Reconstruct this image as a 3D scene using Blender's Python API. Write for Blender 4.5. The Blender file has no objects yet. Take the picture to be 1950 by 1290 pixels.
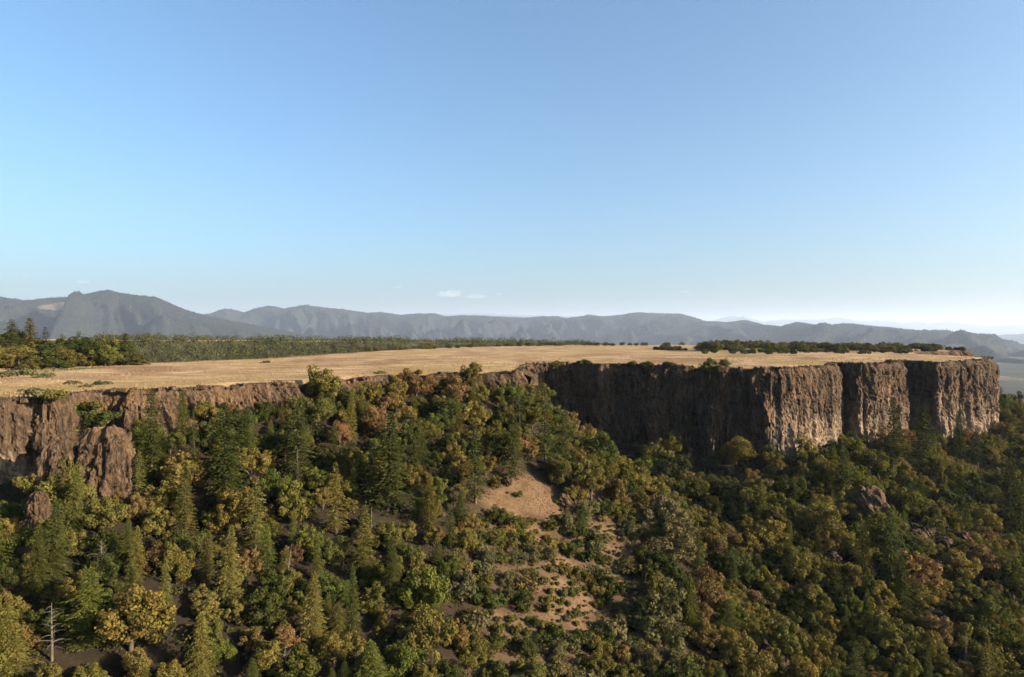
import bpy, math, random
import numpy as np
from mathutils import Vector, Matrix
from mathutils.geometry import delaunay_2d_cdt

# ------------------------------------------------------------------ camera, sky, sun, exposure
SC = bpy.context.scene
COL = SC.collection
FPX, CX, CY = 1300.0, 975.0, 640.0          # focal length and horizon of the photograph, in its pixels
cam_d = bpy.data.cameras.new('camera'); cam = bpy.data.objects.new('camera', cam_d); COL.objects.link(cam)
cam_d.sensor_width = 36.0; cam_d.lens = 24.0; cam_d.clip_start = 0.5; cam_d.clip_end = 120000.0
cam.location = (0, 0, 0)
cam.rotation_euler = (math.radians(90.0) - math.atan(5.0 / FPX), 0, 0)
SC.camera = cam

SUN_EL = math.radians(17.5)
SUN_AZ = math.radians(109.0)                # clockwise from +Y (the view direction): the sun stands to the right, a little behind
to_sun = Vector((math.sin(SUN_AZ) * math.cos(SUN_EL), math.cos(SUN_AZ) * math.cos(SUN_EL), math.sin(SUN_EL)))
sun_d = bpy.data.lights.new('sun', 'SUN'); sun_d.energy = 5.0; sun_d.angle = math.radians(0.53); sun_d.color = (1.0, 0.80, 0.58)
sun = bpy.data.objects.new('sun', sun_d); COL.objects.link(sun)
sun.rotation_euler = to_sun.to_track_quat('Z', 'Y').to_euler()
sun.location = (400, -100, 300)

W = bpy.data.worlds.new('World'); SC.world = W; W.use_nodes = True
wn = W.node_tree.nodes; wl = W.node_tree.links
sky = wn.new('ShaderNodeTexSky'); sky.sky_type = 'NISHITA'; sky.sun_disc = False
sky.sun_elevation = SUN_EL; sky.sun_rotation = SUN_AZ
sky.altitude = 600.0; sky.air_density = 1.0; sky.dust_density = 5.8; sky.ozone_density = 4.8
wn['Background'].inputs['Strength'].default_value = 0.070
tintn = wn.new('ShaderNodeMixRGB'); tintn.blend_type = 'MULTIPLY'; tintn.inputs['Fac'].default_value = 1.0; tintn.inputs['Color2'].default_value = (0.96, 1.0, 0.90, 1)
wl.new(sky.outputs['Color'], tintn.inputs['Color1']); wl.new(tintn.outputs['Color'], wn['Background'].inputs['Color'])

SC.view_settings.view_transform = 'Standard'; SC.view_settings.look = 'None'
SC.view_settings.exposure = 2.15; SC.view_settings.gamma = 1.0
SC.view_settings.use_curve_mapping = False
SC.render.engine = 'CYCLES'
cy = SC.cycles
cy.use_denoising = True; cy.use_adaptive_sampling = True; cy.adaptive_threshold = 0.02
cy.max_bounces = 5; cy.diffuse_bounces = 3; cy.glossy_bounces = 1; cy.transmission_bounces = 3; cy.volume_bounces = 2
cy.transparent_max_bounces = 8; cy.sample_clamp_indirect = 4.0

# ------------------------------------------------------------------ numeric helpers
def _h(ix, iy, seed):
    n = (ix.astype(np.int64) * 374761393 + iy.astype(np.int64) * 668265263 + seed * 1274126177) & 0xFFFFFFFF
    n = ((n ^ (n >> 13)) * 1274126177) & 0xFFFFFFFF
    n = ((n ^ (n >> 16)) * 2246822519) & 0xFFFFFFFF
    return ((n ^ (n >> 15)) & 0xFFFFFF) / float(0x1000000)

def vn(x, y, seed=0):
    x = np.asarray(x, float); y = np.asarray(y, float)
    ix = np.floor(x); iy = np.floor(y); fx = x - ix; fy = y - iy
    ux = fx * fx * fx * (fx * (fx * 6 - 15) + 10); uy = fy * fy * fy * (fy * (fy * 6 - 15) + 10)
    def g(dx, dy):
        a = _h(ix + dx, iy + dy, seed) * 2 * np.pi
        return np.cos(a) * (fx - dx) + np.sin(a) * (fy - dy)
    a = g(0, 0) * (1 - ux) + g(1, 0) * ux
    b = g(0, 1) * (1 - ux) + g(1, 1) * ux
    return (a * (1 - uy) + b * uy) * 1.5

def fbm(x, y, octs=4, seed=0, gain=0.5):
    s = 0.0; a = 1.0; t = 0.0
    for i in range(octs):
        s = s + a * vn(x * 2 ** i + 17.3 * i, y * 2 ** i - 9.1 * i, seed + i); t += a; a *= gain
    return s / t

def ridged(x, y, octs=4, seed=0, gain=0.5):
    s = 0.0; a = 1.0; t = 0.0
    for i in range(octs):
        s = s + a * (1 - 2.0 * np.minimum(np.abs(vn(x * 2 ** i + 5.7 * i, y * 2 ** i + 3.3 * i, seed + i)), 0.5)); t += a; a *= gain
    return s / t

def worley(x, y, seed=0):
    ix = np.floor(x); iy = np.floor(y)
    f1 = np.full(x.shape, 9.0); f2 = np.full(x.shape, 9.0); cid = np.zeros(x.shape)
    for dx in (-1, 0, 1):
        for dy in (-1, 0, 1):
            cx_ = ix + dx; cy_ = iy + dy
            px = cx_ + 0.15 + 0.7 * _h(cx_, cy_, seed); py = cy_ + 0.15 + 0.7 * _h(cx_, cy_, seed + 7)
            d = np.hypot(x - px, y - py)
            c = _h(cx_, cy_, seed + 13)
            new = d < f1
            f2 = np.where(new, f1, np.minimum(f2, d)); cid = np.where(new, c, cid); f1 = np.where(new, d, f1)
    return f1, f2, cid

def sstep(a, b, x):
    t = np.clip((x - a) / (b - a), 0, 1); return t * t * (3 - 2 * t)

# ------------------------------------------------------------------ mesh helpers
def mesh_np(name, verts, faces, mat=None, smooth=False, attrs=None):
    """faces: list of (n,k) int arrays"""
    me = bpy.data.meshes.new(name)
    verts = np.asarray(verts, np.float32)
    if not isinstance(faces, (list, tuple)): faces = [faces]
    faces = [np.asarray(f, np.int32) for f in faces if len(f)]
    me.vertices.add(len(verts)); me.vertices.foreach_set('co', verts.ravel())
    tot = np.concatenate([np.full(len(f), f.shape[1], np.int32) for f in faces])
    lv = np.concatenate([f.ravel() for f in faces])
    me.loops.add(len(lv)); me.loops.foreach_set('vertex_index', lv)
    me.polygons.add(len(tot))
    st = np.zeros(len(tot), np.int32); st[1:] = np.cumsum(tot)[:-1]
    me.polygons.foreach_set('loop_start', st)
    try: me.polygons.foreach_set('loop_total', tot)
    except Exception: pass
    me.polygons.foreach_set('use_smooth', np.full(len(tot), bool(smooth)))
    for k, v in (attrs or {}).items():
        a = me.attributes.new(k, 'FLOAT', 'POINT'); a.data.foreach_set('value', np.asarray(v, np.float32).ravel())
    me.update(calc_edges=True); me.validate()
    if mat is not None: me.materials.append(mat)
    return me

def link(name, me, parent=None):
    o = bpy.data.objects.new(name, me); COL.objects.link(o)
    if parent is not None: o.parent = parent
    return o

def tag(o, label=None, cat=None, group=None, kind=None):
    if label: o['label'] = label
    if cat: o['category'] = cat
    if group: o['group'] = group
    if kind: o['kind'] = kind
    return o

def grid_faces(nu, nv, wrap=False):
    i = np.arange(nu if wrap else nu - 1)[:, None]; j = np.arange(nv - 1)[None, :]
    i2 = (i + 1) % nu
    a = i * nv + j; b = i2 * nv + j
    return np.stack([a, b, b + 1, a + 1], -1).reshape(-1, 4)

# ------------------------------------------------------------------ materials
def new_mat(name):
    m = bpy.data.materials.new(name); m.use_nodes = True
    nt = m.node_tree; nt.nodes.clear()
    out = nt.nodes.new('ShaderNodeOutputMaterial')
    return m, nt, out

class NB:
    """small node-building helper"""
    def __init__(s, nt): s.nt = nt
    def n(s, t, **kw):
        o = s.nt.nodes.new(t)
        for k, v in kw.items(): setattr(o, k, v)
        return o
    def l(s, a, b): s.nt.links.new(a, b)
    def pos(s):
        return s.n('ShaderNodeNewGeometry').outputs['Position']
    def mapv(s, vec, sc, loc=(0, 0, 0), rot=(0, 0, 0)):
        m = s.n('ShaderNodeMapping'); m.inputs['Scale'].default_value = sc; m.inputs['Location'].default_value = loc
        m.inputs['Rotation'].default_value = rot
        s.l(vec, m.inputs['Vector']); return m.outputs['Vector']
    def noise(s, vec, scale, detail=5.0, rough=0.55, dist=0.0):
        t = s.n('ShaderNodeTexNoise'); t.inputs['Scale'].default_value = scale; t.inputs['Detail'].default_value = detail
        t.inputs['Roughness'].default_value = rough; t.inputs['Distortion'].default_value = dist
        s.l(vec, t.inputs['Vector']); return t.outputs['Fac']
    def ramp(s, fac, stops):
        r = s.n('ShaderNodeValToRGB'); e = r.color_ramp.elements
        while len(e) < len(stops): e.new(0.5)
        for k, (p, c) in enumerate(stops):
            e[k].position = p; e[k].color = (c[0], c[1], c[2], 1) if hasattr(c, '__len__') else (c, c, c, 1)
        s.l(fac, r.inputs['Fac']); return r.outputs['Color']
    def mix(s, fac, a, b, mode='MIX'):
        m = s.n('ShaderNodeMixRGB'); m.blend_type = mode
        for sock, v in ((m.inputs['Fac'], fac), (m.inputs['Color1'], a), (m.inputs['Color2'], b)):
            if hasattr(v, 'links') or hasattr(v, 'is_linked'): s.l(v, sock)
            elif hasattr(v, '__len__'): sock.default_value = (v[0], v[1], v[2], 1)
            else: sock.default_value = v if sock.type == 'VALUE' else (v, v, v, 1)
        return m.outputs['Color']
    def math(s, op, a, b=0.0):
        m = s.n('ShaderNodeMath'); m.operation = op
        for sock, v in ((m.inputs[0], a), (m.inputs[1], b)):
            if hasattr(v, 'is_linked'): s.l(v, sock)
            else: sock.default_value = v
        return m.outputs[0]
    def attr(s, name):
        a = s.n('ShaderNodeAttribute'); a.attribute_name = name; return a.outputs['Fac']
    def bump(s, h, strength, dist):
        b = s.n('ShaderNodeBump'); b.inputs['Strength'].default_value = strength; b.inputs['Distance'].default_value = dist
        s.l(h, b.inputs['Height']); return b.outputs['Normal']
    def diffuse(s, out, col, normal=None, rough=1.0):
        p = s.n('ShaderNodeBsdfPrincipled'); p.inputs['Roughness'].default_value = rough
        p.inputs['Specular IOR Level'].default_value = 0.12
        s.l(col, p.inputs['Base Color'])
        if normal is not None: s.l(normal, p.inputs['Normal'])
        s.l(p.outputs[0], out.inputs['Surface']); return p

def mat_leaf(name, transl=0.22):
    m, nt, out = new_mat(name); b = NB(nt)
    oi = b.n('ShaderNodeObjectInfo')
    t = b.attr('tint')
    hs = b.n('ShaderNodeHueSaturation')
    b.l(oi.outputs['Color'], hs.inputs['Color'])
    b.l(b.math('ADD', b.math('MULTIPLY', t, 1.3), 0.42), hs.inputs['Value'])
    b.l(b.math('ADD', b.math('MULTIPLY', b.attr('warm'), -0.045), 0.5225), hs.inputs['Hue'])
    d = b.n('ShaderNodeBsdfDiffuse'); b.l(hs.outputs['Color'], d.inputs['Color'])
    tr = b.n('ShaderNodeBsdfTranslucent')
    b.l(b.mix(1.0, hs.outputs['Color'], (1.0, 1.05, 0.6), 'MULTIPLY'), tr.inputs['Color'])
    mx = b.n('ShaderNodeMixShader'); mx.inputs['Fac'].default_value = transl
    b.l(d.outputs[0], mx.inputs[1]); b.l(tr.outputs[0], mx.inputs[2])
    b.l(mx.outputs[0], out.inputs['Surface'])
    return m

def mat_bark(name, c1, c2):
    m, nt, out = new_mat(name); b = NB(nt)
    tc = b.n('ShaderNodeTexCoord').outputs['Object']
    f = b.noise(b.mapv(tc, (6, 6, 1.2)), 1.0, 4)
    b.diffuse(out, b.ramp(f, [(0.3, c1), (0.7, c2)]), b.bump(f, 0.6, 0.05))
    return m

def mat_rock(name, warm=1.0):
    m, nt, out = new_mat(name); b = NB(nt)
    p = b.pos()
    wob = b.n('ShaderNodeTexNoise'); wob.inputs['Scale'].default_value = 0.25; wob.inputs['Detail'].default_value = 3
    b.l(p, wob.inputs['Vector'])
    wv = b.n('ShaderNodeVectorMath'); wv.operation = 'MULTIPLY_ADD'
    b.l(wob.outputs['Color'], wv.inputs[0]); wv.inputs[1].default_value = (2.5, 2.5, 2.5); b.l(p, wv.inputs[2])
    q = wv.outputs[0]
    streak = b.noise(b.mapv(q, (1.5, 1.5, 0.16)), 1.0, 6, 0.62)
    patch = b.noise(q, 0.10, 4, 0.6)
    fine = b.noise(b.mapv(q, (1.0, 1.0, 0.45)), 2.2, 5, 0.7)
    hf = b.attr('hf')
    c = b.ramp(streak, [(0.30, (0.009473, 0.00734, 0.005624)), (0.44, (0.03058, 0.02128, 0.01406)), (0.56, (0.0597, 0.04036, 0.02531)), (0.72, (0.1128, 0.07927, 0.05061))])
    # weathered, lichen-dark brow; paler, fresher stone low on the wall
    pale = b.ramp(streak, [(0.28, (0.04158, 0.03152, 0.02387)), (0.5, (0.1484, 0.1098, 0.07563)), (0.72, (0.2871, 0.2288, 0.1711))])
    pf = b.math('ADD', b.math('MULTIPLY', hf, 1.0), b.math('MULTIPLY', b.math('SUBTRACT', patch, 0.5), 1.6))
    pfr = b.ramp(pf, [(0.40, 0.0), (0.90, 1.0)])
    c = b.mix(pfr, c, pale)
    c = b.mix(b.ramp(patch, [(0.5, 0.0), (0.68, 0.55)]), c, b.mix(0.6, c, (0.1356, 0.07694, 0.03604)))
    c = b.mix(1.0, c, b.ramp(fine, [(0.25, 0.62), (0.7, 1.18)]), 'MULTIPLY')
    h = b.math('ADD', b.math('MULTIPLY', streak, 0.6), b.math('MULTIPLY', fine, 0.7))
    b.diffuse(out, c, b.bump(h, 0.9, 0.7))
    return m

def mat_meadow():
    m, nt, out = new_mat('meadow_grass'); b = NB(nt)
    p = b.pos()
    big = b.noise(b.mapv(p, (0.8, 0.6, 1), rot=(0, 0, 0.35)), 0.026, 5, 0.6)
    mid = b.noise(b.mapv(p, (0.55, 0.9, 1), rot=(0, 0, -0.25)), 0.085, 7, 0.68, 0.8)
    fin = b.noise(p, 0.9, 5, 0.7)
    c = b.ramp(mid, [(0.30, (0.09987, 0.06181, 0.03404)), (0.42, (0.1917, 0.1267, 0.06807)), (0.55, (0.2875, 0.2019, 0.1122)), (0.72, (0.3753, 0.2789, 0.1702))])
    c = b.mix(b.ramp(big, [(0.50, 0.0), (0.60, 0.85)]), c, (0.1917, 0.1395, 0.0478))          # greener, ungrazed patches
    c = b.mix(b.ramp(big, [(0.36, 0.9), (0.46, 0.0)]), c, (0.1357, 0.07914, 0.03984))          # trampled brown
    c = b.mix(b.attr('green'), c, (0.05702, 0.07714, 0.0161))                                   # damp grass by the grove
    c = b.mix(b.attr('bare'), c, b.ramp(fin, [(0.3, (0.03019, 0.02012, 0.01409)), (0.7, (0.1073, 0.06708, 0.03756))]))   # stony rim
    c = b.mix(1.0, c, b.ramp(fin, [(0.25, 0.72), (0.72, 1.15)]), 'MULTIPLY')
    h = b.math('ADD', b.math('MULTIPLY', fin, 0.5), b.math('MULTIPLY', mid, 1.0))
    b.diffuse(out, c, b.bump(h, 0.75, 0.7))
    return m

def mat_slope():
    m, nt, out = new_mat('hillside_soil'); b = NB(nt)
    p = b.pos()
    mid = b.noise(p, 0.22, 6, 0.65)
    fin = b.noise(p, 1.6, 5, 0.7)
    shaded_litter = b.ramp(mid, [(0.3, (0.009792, 0.007956, 0.005508)), (0.7, (0.0257, 0.01897, 0.01102))])  # leaf litter, darkened to carry the shadow between the trees
    dry = b.ramp(mid, [(0.32, (0.05451, 0.03277, 0.01796)), (0.5, (0.09083, 0.05733, 0.03165)), (0.72, (0.1181, 0.0783, 0.04448))])
    c = b.mix(b.attr('clear'), shaded_litter, dry)
    c = b.mix(1.0, c, b.ramp(fin, [(0.25, 0.6), (0.75, 1.2)]), 'MULTIPLY')
    b.diffuse(out, c, b.bump(fin, 0.6, 0.22))
    return m

def mat_hills(name, bare=None, scale=1.0):
    m, nt, out = new_mat(name); b = NB(nt)
    p = b.pos()
    big = b.noise(p, 0.0022 * scale, 5, 0.6)
    tree = b.noise(p, 0.055 * scale, 4, 0.75)
    c = b.ramp(tree, [(0.35, (0.003038, 0.005554, 0.006306)), (0.52, (0.009112, 0.01333, 0.01332)), (0.68, (0.03646, 0.03759, 0.02932))])  # haze blue and lit flecks are put into the forest colour
    c = b.mix(b.ramp(b.noise(p, 0.009 * scale, 5, 0.65), [(0.42, 0.0), (0.62, 0.5)]), c, b.mix(1.0, c, (1.9, 1.7, 1.3), 'MULTIPLY'))
    c = b.mix(b.ramp(big, [(0.52, 0.0), (0.70, 0.55)]), c, (0.02886, 0.02777, 0.02803))
    if bare is not None:
        v = b.n('ShaderNodeVectorMath'); v.operation = 'SUBTRACT'; b.l(p, v.inputs[0]); v.inputs[1].default_value = bare[0]
        w = b.n('ShaderNodeVectorMath'); w.operation = 'DIVIDE'; b.l(v.outputs[0], w.inputs[0]); w.inputs[1].default_value = bare[1]
        ln = b.n('ShaderNodeVectorMath'); ln.operation = 'LENGTH'; b.l(w.outputs[0], ln.inputs[0])
        k = b.math('ADD', ln.outputs['Value'], b.math('MULTIPLY', b.math('SUBTRACT', b.noise(p, 0.012, 4), 0.5), 0.9))
        c = b.mix(b.ramp(k, [(0.82, 1.0), (0.98, 0.0)]), c, b.ramp(tree, [(0.3, (0.060, 0.050, 0.038)), (0.7, (0.115, 0.092, 0.066))]))
    b.diffuse(out, c, b.bump(tree, 1.0, 22.0 / scale))
    return m

def mat_valley():
    m, nt, out = new_mat('valley_fields'); b = NB(nt)
    p = b.pos()
    v = b.n('ShaderNodeTexVoronoi'); v.inputs['Scale'].default_value = 0.0035; v.inputs['Randomness'].default_value = 0.8
    b.l(b.mapv(p, (1.0, 0.6, 0.0), rot=(0, 0, 0.5)), v.inputs['Vector'])
    sep = b.n('ShaderNodeSeparateColor'); b.l(v.outputs['Color'], sep.inputs[0])
    c = b.ramp(sep.outputs[0], [(0.15, (0.0165, 0.02025, 0.0132)), (0.45, (0.03, 0.0324, 0.01815)), (0.72, (0.02625, 0.02835, 0.01733)), (0.86, (0.12, 0.09113, 0.06187)), (1.0, (0.18, 0.1384, 0.1073))])
    t = b.noise(p, 0.012, 5, 0.7)
    c = b.mix(b.ramp(t, [(0.46, 0.0), (0.54, 0.85)]), c, (0.0225, 0.02835, 0.01815))
    b.diffuse(out, c)
    return m

M_LEAF = mat_leaf('broad_leaves', 0.24)
M_NEEDLE = mat_leaf('needles', 0.12)
M_BARK = mat_bark('bark', (0.030, 0.023, 0.018), (0.085, 0.066, 0.050))
M_DEAD = mat_bark('weathered_dead_wood', (0.036, 0.030, 0.025), (0.085, 0.072, 0.061))
M_ROCK = mat_rock('andesite_rock')
M_MEADOW = mat_meadow()
M_SLOPE = mat_slope()

# ------------------------------------------------------------------ the table rock: plan of the rim
# (x, y, height of the talus at the cliff foot), camera at the origin looking along +Y
RIM = [(-480, -20, -34), (-300, 60, -34), (-150, 118, -31), (-112, 131, -29.5), (-93.5, 136, -27.5), (-91, 139, -26), (-93, 149, -24), (-89, 153, -21), (-84.5, 150, -21),
       (-78, 157, -21), (-70, 166, -20), (-57, 176, -19.5), (-50, 185, -19), (-42, 205, -18), (-31, 217, -16.5), (-20, 222, -16), (-6, 228, -17),
       (3, 233, -23), (6, 240, -27), (6, 262, -36), (8, 290, -42), (12, 302, -43), (26, 297, -44), (46, 286, -44), (62, 277, -45), (74, 270, -46),
       (86, 263, -46), (97, 256, -46), (101, 255, -46), (112, 262, -46), (133, 279, -46), (137, 285, -47), (146, 308, -47), (148, 304, -47), (148.5, 294, -47), (152, 292, -47), (162, 299, -48),
       (186, 323, -49), (190, 331, -50), (196, 342, -50), (197.5, 336, -50), (198, 322, -50), (203, 320, -50), (214, 328, -51), (240, 349, -52),
       (260, 366, -51), (268, 380, -46), (270, 405, -36), (274, 450, -28), (300, 500, -26), (356, 545, -30), (372, 552, -48), (381, 566, -48), (384, 600, -50),
       (420, 700, -50), (400, 800, -50), (300, 900, -50), (150, 935, -50), (60, 915, -50), (-60, 760, -48), (-110, 580, -46), (-128, 430, -44), (-140, 350, -42),
       (-170, 304, -42), (-200, 285, -40), (-260, 270, -40), (-400, 250, -40), (-480, 240, -40)]
RP = np.array([(a, b) for a, b, c in RIM], float); RZ = np.array([c for a, b, c in RIM], float)

def chaikin(P, Z, n=1):
    for _ in range(n):
        Q = np.roll(P, -1, 0); Zq = np.roll(Z, -1)
        P = np.stack([P * 0.78 + Q * 0.22, P * 0.22 + Q * 0.78], 1).reshape(-1, 2)
        Z = np.stack([Z * 0.78 + Zq * 0.22, Z * 0.22 + Zq * 0.78], 1).reshape(-1)
    return P, Z
SP, SZ = chaikin(RP, RZ, 2)                  # smoothed rim
NS = len(SP)

def rim_dist(x, y):
    """signed distance to the rim (positive outside) and the talus height at the cliff foot nearby"""
    shp = np.shape(x); x = np.ravel(x); y = np.ravel(y)
    best = np.full(x.shape, 1e18); inside = np.zeros(x.shape, bool)
    wsum = np.zeros(x.shape); zsum = np.zeros(x.shape)
    A = SP; B = np.roll(SP, -1, 0); ZB = np.roll(SZ, -1)
    for k in range(NS):
        ax, ay = A[k]; bx, by = B[k]; dx, dy = bx - ax, by - ay; L2 = dx * dx + dy * dy
        t = np.clip(((x - ax) * dx + (y - ay) * dy) / L2, 0, 1)
        d2 = (x - ax - t * dx) ** 2 + (y - ay - t * dy) ** 2
        best = np.minimum(best, d2)
        w = math.sqrt(L2) / (d2 + 9.0) ** 1.6
        wsum += w; zsum += w * (SZ[k] + (ZB[k] - SZ[k]) * t)
        cross = ((ay > y) != (by > y)) & (x < dx * (y - ay) / (by - ay + 1e-12) + ax)
        inside ^= cross
    d = np.sqrt(best) * np.where(inside, -1, 1)
    return d.reshape(shp), (zsum / wsum).reshape(shp)

VALLEY = -200.0
def _arc_at(px):
    """arc length of the near rim point seen at photo column px"""
    d_ = np.hypot(*(np.roll(SP, -1, 0) - SP).T); S_ = np.concatenate([[0], np.cumsum(d_)])[:-1]
    q = np.abs(CX + FPX * SP[:, 0] / SP[:, 1] - px) + np.where((SP[:, 1] > 400) | (SP[:, 1] < 100), 1e6, 0)
    return S_[int(np.argmin(q))]
NOTCH = [(_arc_at(p), w_, dp) for p, w_, dp in ((60, 2.0, 2.5), (330, 2.2, 2.0), (450, 2.0, 2.2), (592, 3.2, 4.5), (690, 3.0, 3.5), (760, 2.0, 2.0), (820, 2.5, 3.0), (935, 2.5, 3.0), (1330, 2.0, 3.0), (1425, 1.6, 2.0), (1530, 1.3, 1.6), (1680, 1.4, 1.8), (1830, 1.6, 2.2), (1860, 1.4, 1.8))]
def notch(s):
    v = 0 * s
    for c_, w_, dp in NOTCH: v = v + dp * np.exp(-((s - c_) / w_) ** 2)
    return v
def rim_wobble(s): return -notch(s) + 2.4 * vn(s / 10.5, s * 0, 15) + 1.5 * vn(s / 4.1, s * 0 + 3, 16) + 0.6 * vn(s / 1.5, s * 0 + 7, 17)
PTOP = -12.0
def plateau_z(x, y):
    return PTOP + 0.75 * fbm(x / 60.0, y / 60.0, 3, 5) + 0.38 * fbm(x / 13.0, y / 13.0, 3, 9)

def slope_z(x, y):
    d, zb = rim_dist(x, y)
    dd = np.maximum(d, 0)
    fall = 0.43 * np.minimum(dd, 170) + 0.30 * np.maximum(dd - 170, 0)
    z = zb - fall + 2.2 * fbm(x / 38.0, y / 38.0, 4, 21) * sstep(0, 25, dd) + 0.8 * fbm(x / 9.0, y / 9.0, 3, 33)
    z = np.where(d < 0, np.minimum(z, zb - 1.0), z)
    return np.maximum(z, VALLEY - 3.0), d

# hillside grid
GS = 3.5
gx = np.arange(-700, 900 + GS, GS); gy = np.arange(-420, 1300 + GS, GS)
GX, GY = np.meshgrid(gx, gy, indexing='ij')
GZ, GD = slope_z(GX, GY)
def bil(G, x, y):
    fx = np.clip((np.asarray(x) - gx[0]) / GS, 0, len(gx) - 1.001); fy = np.clip((np.asarray(y) - gy[0]) / GS, 0, len(gy) - 1.001)
    i = fx.astype(int); j = fy.astype(int); u = fx - i; v = fy - j
    return (G[i, j] * (1 - u) + G[i + 1, j] * u) * (1 - v) + (G[i, j + 1] * (1 - u) + G[i + 1, j + 1] * u) * v
def ground(x, y): return bil(GZ, x, y)
def rimd(x, y): return bil(GD, x, y)

def pix(x, y, z):
    return CX + FPX * x / y, CY - FPX * z / y
def pix2slope(px, py, lift=0.0):
    """where the sight line through a pixel meets the hillside (raised by lift)"""
    t = np.arange(60.0, 700.0, 0.25)
    x = (px - CX) / FPX * t; z = (CY - py) / FPX * t
    g = ground(x, t) + lift
    g = np.where(rimd(x, t) < 0, np.where(z > PTOP, -1e3, 1e3), g)
    k = np.argmax(z <= g)
    return float(x[k]), float(t[k])
def pix2top(px, py):
    t = FPX * (-PTOP) / (py - CY)
    return (px - CX) / FPX * t, t

# open, grassy ground on the spur (world positions with radii)
CLEAR = []
for (a, b_, r) in [(1000, 935, 9), (1035, 955, 9), (960, 965, 7), (1060, 975, 6), (1000, 1000, 7), (1035, 1040, 5), (1070, 1075, 5), (1060, 1110, 6), (1080, 1150, 6), (1050, 1185, 5),
                   (970, 1195, 4), (1160, 1020, 5), (1180, 1050, 5), (1125, 935, 4), (1150, 945, 3), (1280, 1245, 5), (1230, 1260, 4), (1170, 1100, 4), (1130, 1150, 4), (1948, 1180, 5), (1090, 1180, 5)]:
    X, Y = pix2slope(a, b_); CLEAR.append((X, Y, r * (0.86 if b_ < 990 else 0.76)))
def clear_amount(x, y):
    c = np.zeros(np.shape(x))
    for X, Y, r in CLEAR:
        d = np.hypot(np.asarray(x) - X, np.asarray(y) - Y) + 2.2 * vn(np.asarray(x) / 4.0, np.asarray(y) / 4.0, 77)
        c = np.maximum(c, 1 - sstep(r * 0.6, r * 1.5, d))
    return c

def build_hillside():
    clr = clear_amount(GX, GY); px_ = CX + FPX * GX / np.maximum(GY, 1); py_ = CY - FPX * GZ / np.maximum(GY, 1)
    dry_ = sstep(860, 930, px_) * (1 - sstep(1200, 1290, px_)) * sstep(930, 990, py_) * (GY > 60) * (GD > 0); clr = np.maximum(clr, 0.45 * dry_)
    me = mesh_np('hillside', np.stack([GX, GY, GZ], -1).reshape(-1, 3), grid_faces(len(gx), len(gy)), M_SLOPE, True, {'clear': clr.ravel()})
    o = link('hillside', me); tag(o, 'steep wooded hillside falling away below the mesa cliffs', 'hillside', kind='structure')
build_hillside()

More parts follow.
